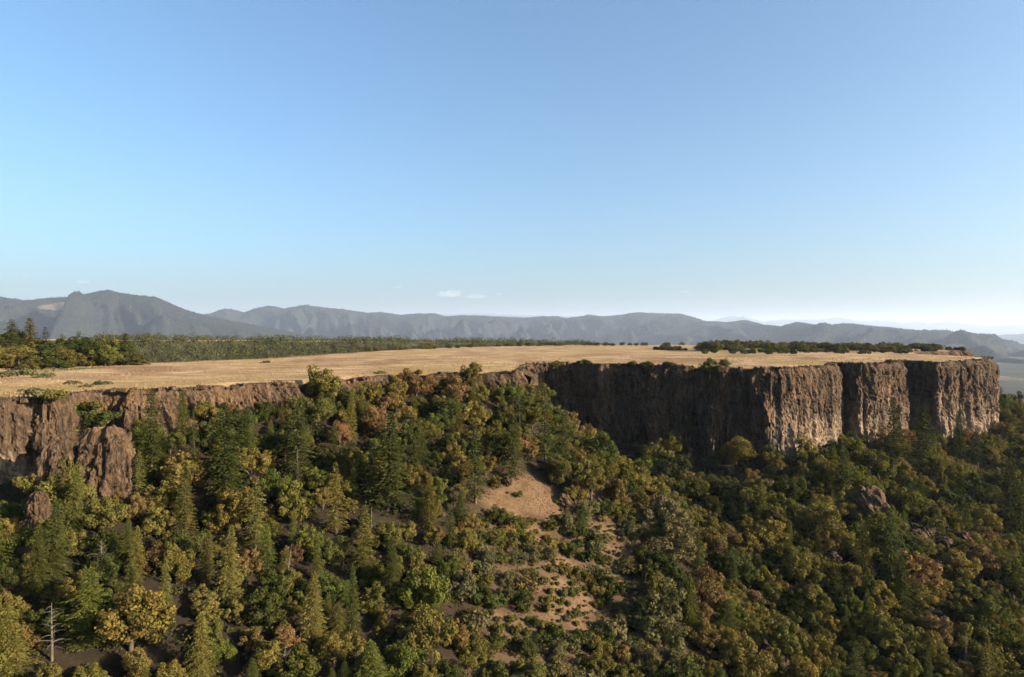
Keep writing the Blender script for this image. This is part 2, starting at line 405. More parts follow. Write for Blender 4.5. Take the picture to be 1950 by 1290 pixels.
def build_plateau():
    # rim, drawn in a little from the cliff edge, plus scattered inner points
    P = SP; d = np.roll(P, -1, 0) - P; L = np.hypot(d[:, 0], d[:, 1]); pts = []; arc = []; _S = np.concatenate([[0], np.cumsum(L)])
    for k in range(NS):
        n = max(1, int(L[k] / (1.2 if P[k][1] < 480 else 6.0)))
        for j in range(n): pts.append(P[k] + d[k] * j / n); arc.append(_S[k] + L[k] * j / n)
    E = np.array(pts)
    tg = np.roll(E, -2, 0) - np.roll(E, 2, 0); tg /= np.hypot(tg[:, 0], tg[:, 1])[:, None] + 1e-9
    nin = np.stack([-tg[:, 1], tg[:, 0]], 1)                 # inward (the rim runs counter-clockwise as seen from above)
    s = np.arange(len(E))
    E = E + nin * (1.5 + 0.8 * vn(s / 5.0, s * 0, 3) + 0.5 * vn(s / 1.7, s * 0, 4) - rim_wobble(np.array(arc)))[:, None]
    rng = np.random.default_rng(11)
    inner = []
    for (x0, x1, y0, y1, st) in [(-260, 290, 110, 420, 3.2), (-480, 430, -20, 940, 14.0)]:
        xs = np.arange(x0, x1, st); ys = np.arange(y0, y1, st)
        A, B = np.meshgrid(xs, ys); A = A.ravel() + rng.uniform(-.4, .4, A.size) * st; B = B.ravel() + rng.uniform(-.4, .4, B.size) * st
        if st > 10:
            k = ~((A > -255) & (A < 285) & (B > 115) & (B < 415)); A = A[k]; B = B[k]
        dd = rimd(A, B); k = dd < -5.0; inner.append(np.stack([A[k], B[k]], 1))
    inner = np.concatenate(inner)
    allp = np.concatenate([E, inner]); ne = len(E)
    edges = [(i, (i + 1) % ne) for i in range(ne)]
    r = delaunay_2d_cdt([Vector(p) for p in allp.tolist()], edges, [], 1, 1e-5)
    V = np.array([(v.x, v.y) for v in r[0]]); F = np.array([f for f in r[2] if len(f) == 3])
    dd = rimd(V[:, 0], V[:, 1])
    cen = V[F].mean(1); keep = rimd(cen[:, 0], cen[:, 1]) < 1.5; F = F[keep]
    z = plateau_z(V[:, 0], V[:, 1]) - 0.5 * sstep(-5, 0, dd)
    ne2 = min(ne, len(V)); na = notch(np.array(arc)); z[:ne2] -= (0.75 + 0.9 * na)[:ne2]
    bare = (1 - sstep(-9, -1.5, -np.abs(dd) + 5.0 * vn(V[:, 0] / 6.0, V[:, 1] / 6.0, 8) - 1.5)) * 0
    bare = sstep(-7.5, -1.2, dd + 4.0 * vn(V[:, 0] / 7.0, V[:, 1] / 7.0, 8)) * 0.85
    gp = [pix2top(a, b_) for a, b_ in ((90, 706), (130, 704), (50, 709))]
    green = np.zeros(len(V))
    for X, Y in gp: green = np.maximum(green, 1 - sstep(5, 13, np.hypot(V[:, 0] - X, (V[:, 1] - Y) * 0.7)))
    gp = [pix2top(a, b_) for a, b_ in ((1400, 680), (1450, 678))]
    for X, Y in gp: green = np.maximum(green, 0.45 * (1 - sstep(4, 22, np.hypot((V[:, 0] - X) * 0.5, V[:, 1] - Y))))
    me = mesh_np('plateau', np.stack([V[:, 0], V[:, 1], z], 1), F, M_MEADOW, True, {'bare': bare, 'green': green})
    # faces upward
    o = link('plateau', me); tag(o, 'flat golden dry-grass top of the mesa', 'meadow', kind='structure')
build_plateau()

# ------------------------------------------------------------------ cliffs along the rim
def resample(P, Z, step):
    d = np.diff(P, axis=0); L = np.hypot(d[:, 0], d[:, 1]); S = np.concatenate([[0], np.cumsum(L)])
    n = max(4, int(S[-1] / step)); s = np.linspace(0, S[-1], n + 1)
    return np.stack([np.interp(s, S, P[:, 0]), np.interp(s, S, P[:, 1])], 1), np.interp(s, S, Z), s
# arc length at each original rim point -> ranges
_dS = np.hypot(*(np.roll(SP, -1, 0) - SP).T); _S = np.concatenate([[0], np.cumsum(_dS)])
def s_of(k):                                  # arc length nearest to original rim point k
    i = int(np.argmin(np.hypot(SP[:, 0] - RP[k][0], SP[:, 1] - RP[k][1]))); return _S[i]
SPc = np.vstack([SP, SP[:1]]); SZc = np.append(SZ, SZ[0])

def wall_points(s):
    x = np.interp(s, _S, SPc[:, 0]); y = np.interp(s, _S, SPc[:, 1]); z = np.interp(s, _S, SZc)
    e = 2.2
    tx = np.interp((s + e) % _S[-1], _S, SPc[:, 0]) - np.interp((s - e) % _S[-1], _S, SPc[:, 0])
    ty = np.interp((s + e) % _S[-1], _S, SPc[:, 1]) - np.interp((s - e) % _S[-1], _S, SPc[:, 1])
    l = np.hypot(tx, ty) + 1e-9
    return x, y, z, ty / l, -tx / l           # outward normal

def build_cliff(k0, k1, label, step=0.42, rows=92, flute=1.3, col=0.35, batter=2.0, big=0.0, jd=0.8, rib=(0.0, 14.0), group='cliff faces of the mesa', pale=1.0):
    s0, s1 = s_of(k0), s_of(k1)
    if s1 <= s0: s1 += _S[-1]
    n = max(4, int((s1 - s0) / step)); s = np.linspace(s0, s1, n + 1) 
    x, y, zb, nx, ny = wall_points(s % _S[-1])
    zt = plateau_z(x, y)
    topd = np.array([5.0, 3.6, 2.6, 1.8, 1.2, 0.7, 0.35, 0.1]); topz = np.array([-1.3, -0.65, -0.28, -0.10, -0.08, -0.15, -0.32, -0.65])
    nt_ = len(topd)
    v = np.linspace(0, 1, rows) ** 1.0
    U = np.repeat(s[:, None], nt_ + rows, 1)
    hf = np.concatenate([np.zeros(nt_), v])[None, :] * np.ones((n + 1, 1))
    zlow = zb - 6.0
    ztop = zt - 1.0
    nt2 = notch(s % _S[-1]); ztop = ztop - 0.55 * nt2; zt = zt - 0.35 * nt2
    Zt = zt[:, None] + topz[None, :] + 0.45 * fbm(s[:, None] / 3.0, topd[None, :] / 2.0 + 0 * s[:, None], 3, 41) * np.array([1, 1, 1, 1, 1, 1, 1, .6])[None, :]
    Zw = ztop[:, None] + (zlow - ztop)[:, None] * v[None, :]
    Z = np.concatenate([Zt, Zw], 1)
    inn = np.concatenate([topd, np.zeros(rows)])[None, :] * np.ones((n + 1, 1))
    H = np.concatenate([np.zeros(nt_), (ztop.mean() - zlow.mean()) * v])[None, :] * np.ones((n + 1, 1))
    off = -inn + batter * hf ** 1.3
    g = np.clip(H / 3.0, 0, 1)
    bs = 3.2 + 2.8 * vn(s / 8.0, s * 0, 18)[:, None]
    brow = -(0.5 + 0.32 * bs) * (1 - np.clip(H / bs, 0, 1)) ** 2 * (inn == 0) - (0.5 + 0.32 * bs) * (inn > 0)
    Uw = U + 1.6 * vn(U / 14.0, Z / 11.0, 51)
    f1 = flute * 1.5 * fbm(Uw / 11.0, Z / 34.0, 3, 61) + big * (ridged(Uw / 19.0 + 0.012 * Z, Z / 60.0, 2, 65) - 0.6)
    rb = flute * (ridged(Uw / 6.5 + 0.02 * Z, Z / 26.0, 2, 71) - 0.6) * 1.1
    w1, w2, cid = worley(Uw / 1.15 + 0.7 * vn(U / 2.2, Z / 3.0, 91), Z / 3.4, 81)
    colm = col * (np.clip((w2 - w1) * 3.0, 0, 1) - 0.6) + col * 1.1 * (cid - 0.5)
    gr = 0.42 * fbm(U / 1.7, Z / 3.0, 5, 101, 0.6)
    j1, j2, jc = worley(Uw / 3.4 + 0.25 * vn(U / 4.0, Z / 6.0, 93), Z / 13.0, 85)
    joint = -jd * np.clip(1 - (j2 - j1) / 0.10, 0, 1) + 0.9 * jd * (jc - 0.5)
    l1, l2, lc = worley(Uw / 2.2, Z / 1.5 + 3.0 * vn(U / 20.0, Z * 0, 95), 87)
    joint = joint + 0.2 * (lc - 0.5)
    uw2 = U / rib[1] + 0.35 * vn(U / 23.0, Z / 40.0, 131) + 0.12 * vn(U / 6.0, Z / 12.0, 133)
    joint = joint + rib[0] * (np.abs(np.sin(np.pi * uw2)) ** 0.6 - 0.7) * (0.7 + 0.5 * vn(U / 17.0, Z / 30.0, 135))
    # scallops and small caves near the foot
    cave = -1.6 * np.clip(vn(U / 5.0, Z / 9.0, 111) - 0.22, 0, 1) * sstep(0.45, 0.8, hf)
    off = off + rim_wobble(s)[:, None] + g * (f1 + rb + cave + joint) + np.clip(H / 0.8, 0.25, 1) * (colm + gr) * np.where(inn > 0, 0.4, 1) + brow
    X = x[:, None] + nx[:, None] * off; Y = y[:, None] + ny[:, None] * off
    Z = Z + 0.12 * fbm(U / 1.2, Z / 1.2, 3, 121)
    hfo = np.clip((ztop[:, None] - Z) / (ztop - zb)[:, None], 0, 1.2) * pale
    me = mesh_np('cliff', np.stack([X, Y, Z], -1).reshape(-1, 3), grid_faces(n + 1, nt_ + rows), M_ROCK, False, {'hf': hfo.ravel()})
    o = link('cliff', me); tag(o, label, 'cliff', group)
    return o

build_cliff(2, 5, 'sunlit shaggy cliff block at the picture edge behind the free-standing pillars', pale=0.85, flute=1.6, rib=(1.3, 9.0))
build_cliff(5, 8, 'shrub-filled gully wall between the edge block and the columnar cliff band', rows=60, flute=0.9, pale=0.4)
build_cliff(8, 13, 'long low band of brown columnar rock under the meadow edge', rows=60, flute=0.7, col=0.45, batter=3.5, pale=0.25)
build_cliff(13, 18, 'short pinkish-brown cliff half hidden by trees at the spur head', rows=60, flute=1.3, col=0.4, batter=3.0, pale=0.3)
build_cliff(18, 24, 'dark shaded back wall of the deep alcove in the cliff', flute=1.4, big=3.0, rib=(3.0, 17.0), pale=0.12)  # pale stone cut back so the rock colour itself deepens the alcove's shade
build_cliff(24, 27, 'dark shaded flank of the first buttress, facing the alcove', flute=1.4, big=3.0, rib=(3.0, 15.0), pale=0.15)  # shade of this flank also put into its colour by less pale stone
build_cliff(27, 32, 'first and broadest sunlit orange-brown cliff buttress with pale foot', flute=0.8, rib=(2.0, 21.0), jd=0.5, col=0.26, batter=1.6)
build_cliff(32, 39, 'second sunlit cliff buttress with dark recess, behind tall firs', flute=1.2, big=1.0, rib=(3.2, 13.0), col=0.30, batter=1.2)
build_cliff(39, 47, 'last ribbed cliff buttress with pale foot at the mesa corner', flute=1.2, big=1.0, rib=(3.4, 15.0), col=0.30, batter=1.4)
build_cliff(47, 50, 'hidden cliff beyond the mesa corner running away from view', step=1.2, rows=40)
build_cliff(50, 54, 'small dark far prow of cliff rising behind the mesa corner', step=1.0, rows=50, pale=0.2)
build_cliff(54, 2, 'low cliff rim round the far side of the mesa', step=6.0, rows=14, col=0.0)

# free-standing rock pillars in front of the edge block
def build_pillar(label, cx_, cy_, zb, zt, rx, ry, seed, lean=(0, 0), pale=0.6):
    nu, nv = 92, 70
    a = np.linspace(0, 2 * np.pi, nu, endpoint=False)[:, None]; v = np.linspace(0, 1, nv)[None, :]
    prof = np.where(v > 0.86, np.clip(1 - ((v - 0.86) / 0.14) ** 3.0, 0, 1) ** 0.6, 1.0) * (1.20 - 0.36 * v)
    zz = zb + (zt - zb) * v + 0 * a
    u = a * (rx + ry) / 2
    sq = (np.abs(np.cos(a)) ** 3.2 + np.abs(np.sin(a)) ** 3.2) ** (-1 / 3.2)
    Rr = prof * sq * (1 + 0.30 * fbm(np.cos(a) * 1.3 + seed, np.sin(a) * 1.3 + zz / 16.0, 3, 7 + seed))
    w1, w2, cid = worley(u / 0.8 + 0.9 * vn(u / 2, zz / 2.5, 5), zz / 2.2, 31 + seed)
    dsp = 0.30 * (np.clip((w2 - w1) * 3, 0, 1) - 0.6) + 0.70 * (cid - 0.5) + 0.75 * fbm(u / 1.8, zz / 2.2, 5, 13 + seed, 0.6) \
        + 0.7 * (ridged(np.cos(a) * 2.0 + seed * 3, np.sin(a) * 2.0 + zz / 30.0, 2, 3 + seed) - 0.6)
    X = cx_ + np.cos(a) * (rx * Rr + dsp * np.minimum(1, prof * 1.5)) + lean[0] * v; Y = cy_ + np.sin(a) * (ry * Rr + dsp * np.minimum(1, prof * 1.5)) + lean[1] * v
    Zz = zz + (3.4 * fbm(X / 3.4, Y / 3.4, 3, 9 + seed) + 0.5 * fbm(X / 0.9, Y / 0.9, 2, 19)) * v ** 4
    me = mesh_np('rock_pillar', np.stack([X, Y, Zz], -1).reshape(-1, 3), grid_faces(nu, nv, True), M_ROCK, False, {'hf': np.clip((1 - v) * pale + 0 * a, 0, 1).ravel()})
    o = link('rock_pillar', me); tag(o, label, 'rock pillar', 'free-standing rock pillars')
build_pillar('tall narrow rock pillar with a black shaded flank beside the edge block', -84.6, 127.8, -45, -19.8, 2.7, 4.0, 1, (-0.4, 0.4))
build_pillar('broad reddish rock pillar standing beside a dark green fir', -78.9, 131.2, -42, -18.0, 4.3, 3.8, 2, (0.4, 0.3), 0.3)
build_pillar('small pale rock stub at the foot of the shaded pillar', -82.2, 117.5, -44, -27.0, 1.5, 1.7, 3, (0.2, 0), 0.9)
build_pillar('slim shaded rock fin leaning on the flank of the first buttress', 77.5, 264.5, -50, -26.5, 3.2, 3.0, 4, (1.0, 0.5), 0.4)

def ico_rock(name, label, cx_, cy_, zc, rx, ry, rz, seed, cat='boulder', group='boulders on the wooded slope'):
    nu, nv = 40, 24
    a = np.linspace(0, 2 * np.pi, nu, endpoint=False)[:, None]; t = np.linspace(0.02, np.pi - 0.02, nv)[None, :]
    dx, dy, dz = np.cos(a) * np.sin(t), np.sin(a) * np.sin(t), np.cos(t) + 0 * a
    w1, w2, cid = worley(dx * 1.6 + dz * 0.9 + seed * 3.1, dy * 1.6 - dz * 0.7 + seed, 200 + seed)
    R = 1 + 0.34 * fbm(dx * 1.2 + seed * 5 + dz, dy * 1.2 + dz * 1.7, 4, seed) + 0.26 * np.clip((w2 - w1) * 3.0, 0, 1) + 0.16 * (cid - 0.5)
    pw = np.clip(R, 0.6, 1.4)
    me = mesh_np('boulder', np.stack([rx * dx * pw, ry * dy * pw, rz * dz * pw], -1).reshape(-1, 3), grid_faces(nu, nv, True), M_ROCK, False, {'hf': np.full(nu * nv, 0.12)})
    o = link(name, me); o.location = (cx_, cy_, zc); tag(o, label, cat, group)
OUTCROP = []
for i, (px, py, wpx, hpx, lab) in enumerate([
        (1655, 978, 58, 44, 'largest dark cracked boulder outcrop among the oaks below the second buttress'),
        (1700, 968, 30, 26, 'dark boulder half hidden just beside the largest outcrop'),
        (1745, 1030, 34, 22, 'low dark boulder between the largest outcrop and the round pale boulder'),
        (1838, 1036, 22, 20, 'small round pale boulder in a dark gap between the oaks'),
        (1762, 1018, 22, 14, 'flat grey slab of rock beside a golden oak below the buttresses'),
        (1588, 1067, 26, 12, 'thin pale slab of rock poking out of the trees under the largest outcrop'),
        (1800, 1040, 26, 14, 'shadowed boulder next to the small round pale boulder'),
        (966, 922, 16, 11, 'small dark boulder at the top of the bare clearing'),
        (1074, 958, 24, 15, 'dark boulder on the bare clearing edge beneath a low bush'),
        (1100, 842, 40, 12, 'grey scree block at the mouth of the dark alcove'),
        (1735, 938, 24, 16, 'dark rock uphill of the largest outcrop'),
        (1560, 868, 30, 14, 'fallen rock block at the foot of the first buttress')]):
    X, Y = pix2slope(px, py + hpx * 0.3); s_ = Y / FPX; OUTCROP.append((X - 0.012 * X, Y - 2.0))
    ico_rock('boulder', lab, X, Y, float(ground(X, Y)) + hpx * s_ * 0.25 + (2.2 if i in (0,) else 0.6), wpx * s_ * 0.5, wpx * s_ * 0.5, hpx * s_ * 0.62 + (1.2 if i == 0 else 0.3), i + 1)

# ------------------------------------------------------------------ land beyond: opposite arm of the mesa, valley, ranges
def build_valley():
    xs = np.concatenate([np.linspace(-51000, -6000, 8), np.linspace(-5000, 8000, 40), np.linspace(9000, 51000, 8)])
    ys = np.concatenate([np.linspace(-13000, -500, 6), np.linspace(0, 9000, 30), np.linspace(10000, 51000, 8)])
    A, B = np.meshgrid(xs, ys, indexing='ij')
    me = mesh_np('valley_floor', np.stack([A, B, np.full(A.shape, VALLEY)], -1).reshape(-1, 3), grid_faces(len(xs), len(ys)), mat_valley(), True)
    o = link('valley_floor', me); tag(o, 'hazy valley floor with pale fields beyond the mesa corner', 'valley', kind='structure')
build_valley()

ARM = np.array([(-900, 420), (-620, 540), (-400, 670), (-250, 790), (-90, 930), (60, 1130), (190, 1330)], float)
ARM_Z = np.array([-3.5, -4.0, -4.5, -6.5, -9.0, -13.0, -16.0])
def arm_xyz(l, w):
    d = np.diff(ARM, axis=0); S = np.concatenate([[0], np.cumsum(np.hypot(d[:, 0], d[:, 1]))])
    x = np.interp(l, S, ARM[:, 0]); y = np.interp(l, S, ARM[:, 1]); zt = np.interp(l, S, ARM_Z)
    e = 60.0
    tx = np.interp(l + e, S, ARM[:, 0]) - np.interp(l - e, S, ARM[:, 0]); ty = np.interp(l + e, S, ARM[:, 1]) - np.interp(l - e, S, ARM[:, 1])
    q = np.hypot(tx, ty); nx, ny = -ty / q, tx / q       # away from the camera
    wob = 14 * vn(l / 90.0, l * 0, 3) + 6 * vn(l / 30.0, l * 0, 4)
    ww = w + wob
    z = np.where(ww < 0, zt + 0.40 * ww - 3.0 * sstep(0, 12, -ww), np.where(ww > 190, zt - 0.5 * (ww - 190), zt)) + 0.8 * vn(l / 40, w / 40, 8) + 3.0 * fbm(l / 70, w / 70, 3, 14) * sstep(10, 60, -ww)
    return x + nx * w, y + ny * w, np.maximum(z, VALLEY - 2)
ARM_L = float(np.hypot(*np.diff(ARM, axis=0).T).sum())
def build_arm():
    ls = np.linspace(0, ARM_L, 300); ws = np.concatenate([np.linspace(-420, -60, 40), np.linspace(-55, 200, 60), np.linspace(215, 560, 20)])
    A, B = np.meshgrid(ls, ws, indexing='ij')
    X, Y, Z = arm_xyz(A, B)
    m, nt, out = new_mat('far_mesa_ground'); b = NB(nt)
    c = b.mix(b.ramp(b.attr('clear'), [(0.4, 0.0), (0.6, 1.0)]), b.ramp(b.noise(b.pos(), 0.06, 4), [(0.3, (0.02, 0.024, 0.013)), (0.7, (0.055, 0.048, 0.026))]),
              b.ramp(b.noise(b.pos(), 0.05, 4), [(0.3, (0.19, 0.125, 0.066)), (0.7, (0.32, 0.23, 0.13))]))
    b.diffuse(out, c)
    me = mesh_np('far_mesa', np.stack([X, Y, Z], -1).reshape(-1, 3), grid_faces(len(ls), len(ws)), m, True, {'clear': ((B > 8) & (B < 185)).astype(float).ravel()})
    o = link('far_mesa', me); tag(o, 'opposite flat-topped arm of the mesa behind the golden meadow', 'mesa', kind='structure')
build_arm()

def leaf_cloud(C, R, n, size, rng, flat=0.75):
    """n leaf quads on the skin of each lump (centres C, radii R) -> verts, faces, tint, warm"""
    m = len(C)
    dirs = rng.normal(size=(m, n, 3)); dirs /= np.linalg.norm(dirs, axis=2, keepdims=True)
    rad = R[:, None] * rng.uniform(0.72, 1.08, (m, n))
    P = C[:, None, :] + dirs * rad[..., None] * np.array([1, 1, flat])
    nrm = dirs + rng.normal(size=dirs.shape) * 0.42; nrm /= np.linalg.norm(nrm, axis=2, keepdims=True)
    t = np.cross(nrm, rng.normal(size=nrm.shape)); t /= np.linalg.norm(t, axis=2, keepdims=True) + 1e-9
    b = np.cross(nrm, t)
    sz = size * rng.uniform(0.6, 1.35, (m, n, 1))
    quad = np.stack([P - t * sz, P - b * sz * 0.62 + nrm * sz * 0.12, P + t * sz, P + b * sz * 0.62 + nrm * sz * 0.12], 2).reshape(-1, 3)
    F = np.arange(len(quad)).reshape(-1, 4)
    lump = rng.uniform(-0.15, 0.15, (m, 1)); tint = np.clip(0.45 + lump + rng.normal(0, 0.07, (m, n)), 0.02, 0.98)
    warm = np.clip(0.5 + rng.uniform(-0.35, 0.35, (m, 1)) + rng.normal(0, 0.06, (m, n)), 0, 1)
    return quad, F, np.repeat(tint.ravel(), 4), np.repeat(warm.ravel(), 4)

def build_far_wood():
    rng = np.random.default_rng(5)
    l = rng.uniform(60, ARM_L - 60, 12500); w = np.where(rng.random(12500) < 0.94, rng.uniform(-150, 6, 12500), rng.uniform(150, 200, 12500))
    X, Y, Z = arm_xyz(l, w)
    px_ = CX + FPX * X / Y; kk = (px_ > 180) & (px_ < 1200) & (w > -125); X, Y, Z, l, w = X[kk], Y[kk], Z[kk], l[kk], w[kk]
    r = rng.uniform(2.8, 5.8, len(l)) * np.where(w > 100, 0.8, 1.0)
    C = np.stack([X, Y, Z + r * 0.75], 1)
    q, F, t, wm = leaf_cloud(C, r, 38, 0.74, rng, 0.9)
    m = mat_leaf('far_leaves', 0.15)
    me = mesh_np('distant_woodland', q, F, m, False, {'tint': t, 'warm': wm})
    o = link('distant_woodland', me); o.color = (0.044, 0.047, 0.019, 1)
    tag(o, 'dense dark green woodland covering the opposite arm of the mesa', 'woodland', kind='stuff')
build_far_wood()

def build_range(name, label, R, prof, front, back, mat, seed, lam, step, base=VALLEY - 5, skew=0.25, ext=0.0, rough=1.0):
    pr = np.array(prof, float)
    Xc = (pr[:, 0] - CX) / FPX * R; Zc = (CY - pr[:, 1]) / FPX * R
    xs = np.arange(Xc[0], Xc[-1], step); ws = np.concatenate([-np.linspace(front, 0, int(front / step)) ** 1.0, np.linspace(step, back, int(back / step / 2.5))])
    A, B = np.meshgrid(xs, ws, indexing='ij')
    jit = 0.05 * lam * fbm(A / (lam * 0.5), B / (lam * 0.5), 2, seed + 9)
    crest = np.interp(A + jit * 0.3, Xc, Zc)
    # smooth the drawn profile a little
    crest = (2 * crest + np.interp(A - step, Xc, Zc) + np.interp(A + step, Xc, Zc)) / 4 + R * 0.0007 * vn(A / (R * 0.012), A * 0, seed + 40)
    wv = A / lam + skew * B / lam + 0.55 * fbm(A / lam / 1.5, B / lam / 1.5, 2, seed + 3)
    rg = 0.62 * ridged(wv, B / lam * 0.22, 3, seed, 0.55) + 0.38 * ridged(A / lam / 2.3 - 0.6 * skew * B / lam + 0.4 * fbm(A / lam / 3, B / lam / 2, 2, seed + 13), B / lam * 0.15, 2, seed + 17)
    tt = np.abs(B) / np.where(B < 0, front, back)
    reach = 0.26 + 0.95 * rg ** 1.4
    t = np.clip(tt / reach, 0, 1)
    g = (1 - t) ** 1.15
    g = g * (1 - 0.25 * np.exp(-((t - 0.12) / 0.1) ** 2) * 0)
    Z = base + (crest - base) * g
    amp = (crest - base) * 0.46 * sstep(0.06, 0.32, tt) * (1 - sstep(0.7, 1.0, tt))
    Z = Z + amp * (rg - 0.55) * 1.6 + rough * (crest - base) * 0.05 * fbm(A / (lam * 0.22), B / (lam * 0.22), 4, seed + 5) * sstep(0, 0.1, tt)
    Z = Z + rough * R * 0.0004 * fbm(A / (R * 0.006), B / (R * 0.006), 3, seed + 6)
    Y = R + B
    X = A
    me = mesh_np(name, np.stack([X, Y, np.maximum(Z, base)], -1).reshape(-1, 3), grid_faces(len(xs), len(ws)), mat, True)
    o = link(name, me); tag(o, label, 'mountains', kind='structure')
    return xs, ws, np.maximum(Z, base)

def build_forest(name, label, rg, R, n, hmin, hmax, seed, col, bare=None):
    """conifers too far away to count, one mesh of small cones"""
    xs, ws, Z = rg; rng = np.random.default_rng(seed)
    i = rng.uniform(0, len(xs) - 1.01, n); wq = rng.uniform(ws[0] * 0.80, ws[-1] * 0.10, n)
    j = np.interp(wq, ws, np.arange(len(ws))); j = np.minimum(j, len(ws) - 1.01)
    i0 = i.astype(int); j0 = j.astype(int); u = i - i0; v = j - j0
    z = (Z[i0, j0] * (1 - u) + Z[i0 + 1, j0] * u) * (1 - v) + (Z[i0, j0 + 1] * (1 - u) + Z[i0 + 1, j0 + 1] * u) * v
    x = np.interp(i, np.arange(len(xs)), xs); y = R + wq
    px = CX + FPX * x / y; py = CY - FPX * z / y
    k = (z > -90) & (px > -90) & (px < 2040) & (py < 690)
    if bare is not None: k &= (((x - bare[0][0]) / bare[1][0]) ** 2 + ((z - bare[0][2]) / bare[1][2]) ** 2) > 0.95
    dn = fbm(x / 320.0, y / 320.0, 3, seed) > rng.uniform(-0.75, 0.15, n); k &= dn
    x, y, z = x[k], y[k], z[k]; m = len(x)
    h = rng.uniform(hmin, hmax, m); r = h * rng.uniform(0.20, 0.36, m); a = rng.uniform(0, 6.28, m)
    V = np.zeros((m, 5, 3)); V[:, 4] = np.stack([x, y, z + h], 1)
    for q in range(4):
        V[:, q] = np.stack([x + r * np.cos(a + q * 1.571), y + r * np.sin(a + q * 1.571), z - 1.0], 1)
    b_ = np.arange(m)[:, None] * 5
    F = np.concatenate([b_ + np.array([q, (q + 1) % 4, 4]) for q in range(4)], 0)
    t = np.repeat(np.clip(rng.normal(0.45, 0.18, m), 0.05, 0.95), 5); wm = np.repeat(np.clip(rng.normal(0.5, 0.2, m), 0, 1), 5)
    o = link(name, mesh_np(name, V.reshape(-1, 3), F, M_FAR, False, {'tint': t, 'warm': wm})); o.color = (*col, 1)
    tag(o, label, 'forest', kind='stuff')
M_FAR = mat_leaf('far_conifers', 0.05)
PA = [(-420, 600), (-300, 572), (-150, 556), (-60, 560), (0, 565), (45, 573), (80, 569), (110, 567), (140, 565), (170, 559), (205, 552), (222, 557), (245, 560), (265, 563), (300, 567), (325, 578), (345, 588), (375, 597), (410, 606), (470, 617), (540, 630), (640, 648), (760, 668)]
PB = [(180, 620), (260, 606), (340, 600), (395, 599), (415, 592), (430, 588), (445, 590), (465, 595), (490, 587), (510, 583), (525, 584), (540, 588), (562, 584), (585, 581), (610, 585), (640, 588), (672, 592), (700, 596), (730, 595), (760, 600), (790, 598), (825, 597), (850, 603), (880, 601), (930, 602), (965, 604), (1000, 605), (1050, 602), (1085, 606), (1120, 600), (1150, 603), (1180, 600), (1215, 595), (1250, 597), (1295, 598), (1320, 604), (1345, 613), (1400, 625), (1480, 640), (1600, 660)]
PC1 = [(1120, 668), (1200, 645), (1260, 630), (1300, 622), (1335, 612), (1365, 612), (1385, 614), (1418, 609), (1440, 614), (1465, 622), (1500, 632), (1560, 645), (1640, 668)]
PC2 = [(1380, 668), (1430, 640), (1460, 632), (1490, 621), (1518, 613), (1550, 619), (1575, 620), (1595, 617), (1612, 616), (1650, 622), (1682, 623), (1720, 631), (1748, 637), (1768, 642), (1800, 640), (1830, 641), (1850, 643), (1880, 650), (1910, 658), (1950, 669), (2050, 690), (2150, 712), (2300, 720)]
PD = [(700, 612), (760, 600), (900, 597), (1000, 600), (1200, 606), (1300, 612), (1355, 611), (1393, 601), (1430, 607), (1455, 613), (1485, 609), (1530, 609), (1570, 608), (1597, 604), (1630, 611), (1660, 611), (1690, 611), (1720, 616), (1745, 613), (1770, 616), (1805, 612), (1850, 618), (1880, 620), (1950, 617), (2050, 612), (2200, 610), (2400, 620)]
PE = [(1500, 655), (1600, 640), (1700, 634), (1780, 640), (1850, 645), (1900, 638), (1950, 636), (2020, 630), (2120, 634), (2250, 628), (2400, 640)]
bx, bz = (120 - CX) / FPX * 8460, (CY - 583) / FPX * 8460
rg = build_range('mountain_massif', 'high forested mountain with a pale clear-cut patch, behind the conifer grove', 8640, PA, 2700, 1600,
            mat_hills('near_mountain_forest', ((bx, 8350, bz), (200, 470, 62)), 0.75), 3, 760, 22.0, skew=0.55)
build_forest('massif_forest', 'conifer forest on the high mountain behind the grove', rg, 8640, 70000, 11, 21, 41, (0.020, 0.025, 0.022), ((bx, 8350, bz), (200, 470, 62)))
rg = build_range('mountain_ridge', 'long blue-green forested ridge with many spurs along the horizon', 13500, PB, 3600, 2100, mat_hills('ridge_forest', None, 0.6), 8, 560, 29.0, skew=0.55)
build_forest('ridge_forest', 'conifer forest on the long spurred ridge', rg, 13500, 60000, 15, 28, 42, (0.020, 0.025, 0.022))
build_range('dark_hill', 'dark bluish hill before the end of the long ridge', 11500, PC1, 2700, 1600, mat_hills('dark_hill_forest', None, 0.65), 15, 1000, 34.0)
rg = build_range('foothills', 'dark blue foothills sloping down behind the mesa corner', 9800, PC2, 5400, 1600, mat_hills('foothill_forest', None, 0.65), 19, 1050, 31.0, skew=-0.3)
build_forest('foothill_forest', 'patchy forest on the dark blue foothills', rg, 9800, 45000, 11, 21, 43, (0.019, 0.024, 0.022))
build_range('hazy_hills', 'pale hazy hills at the picture edge between foothills and far range', 21000, PE, 3600, 2100, mat_hills('hazy_forest', None, 0.45), 25, 1700, 65.0)
build_range('far_mountains', 'palest most distant mountain range on the skyline', 40000, PD, 5500, 3200, mat_hills('far_forest', None, 0.35), 29, 2600, 100.0)

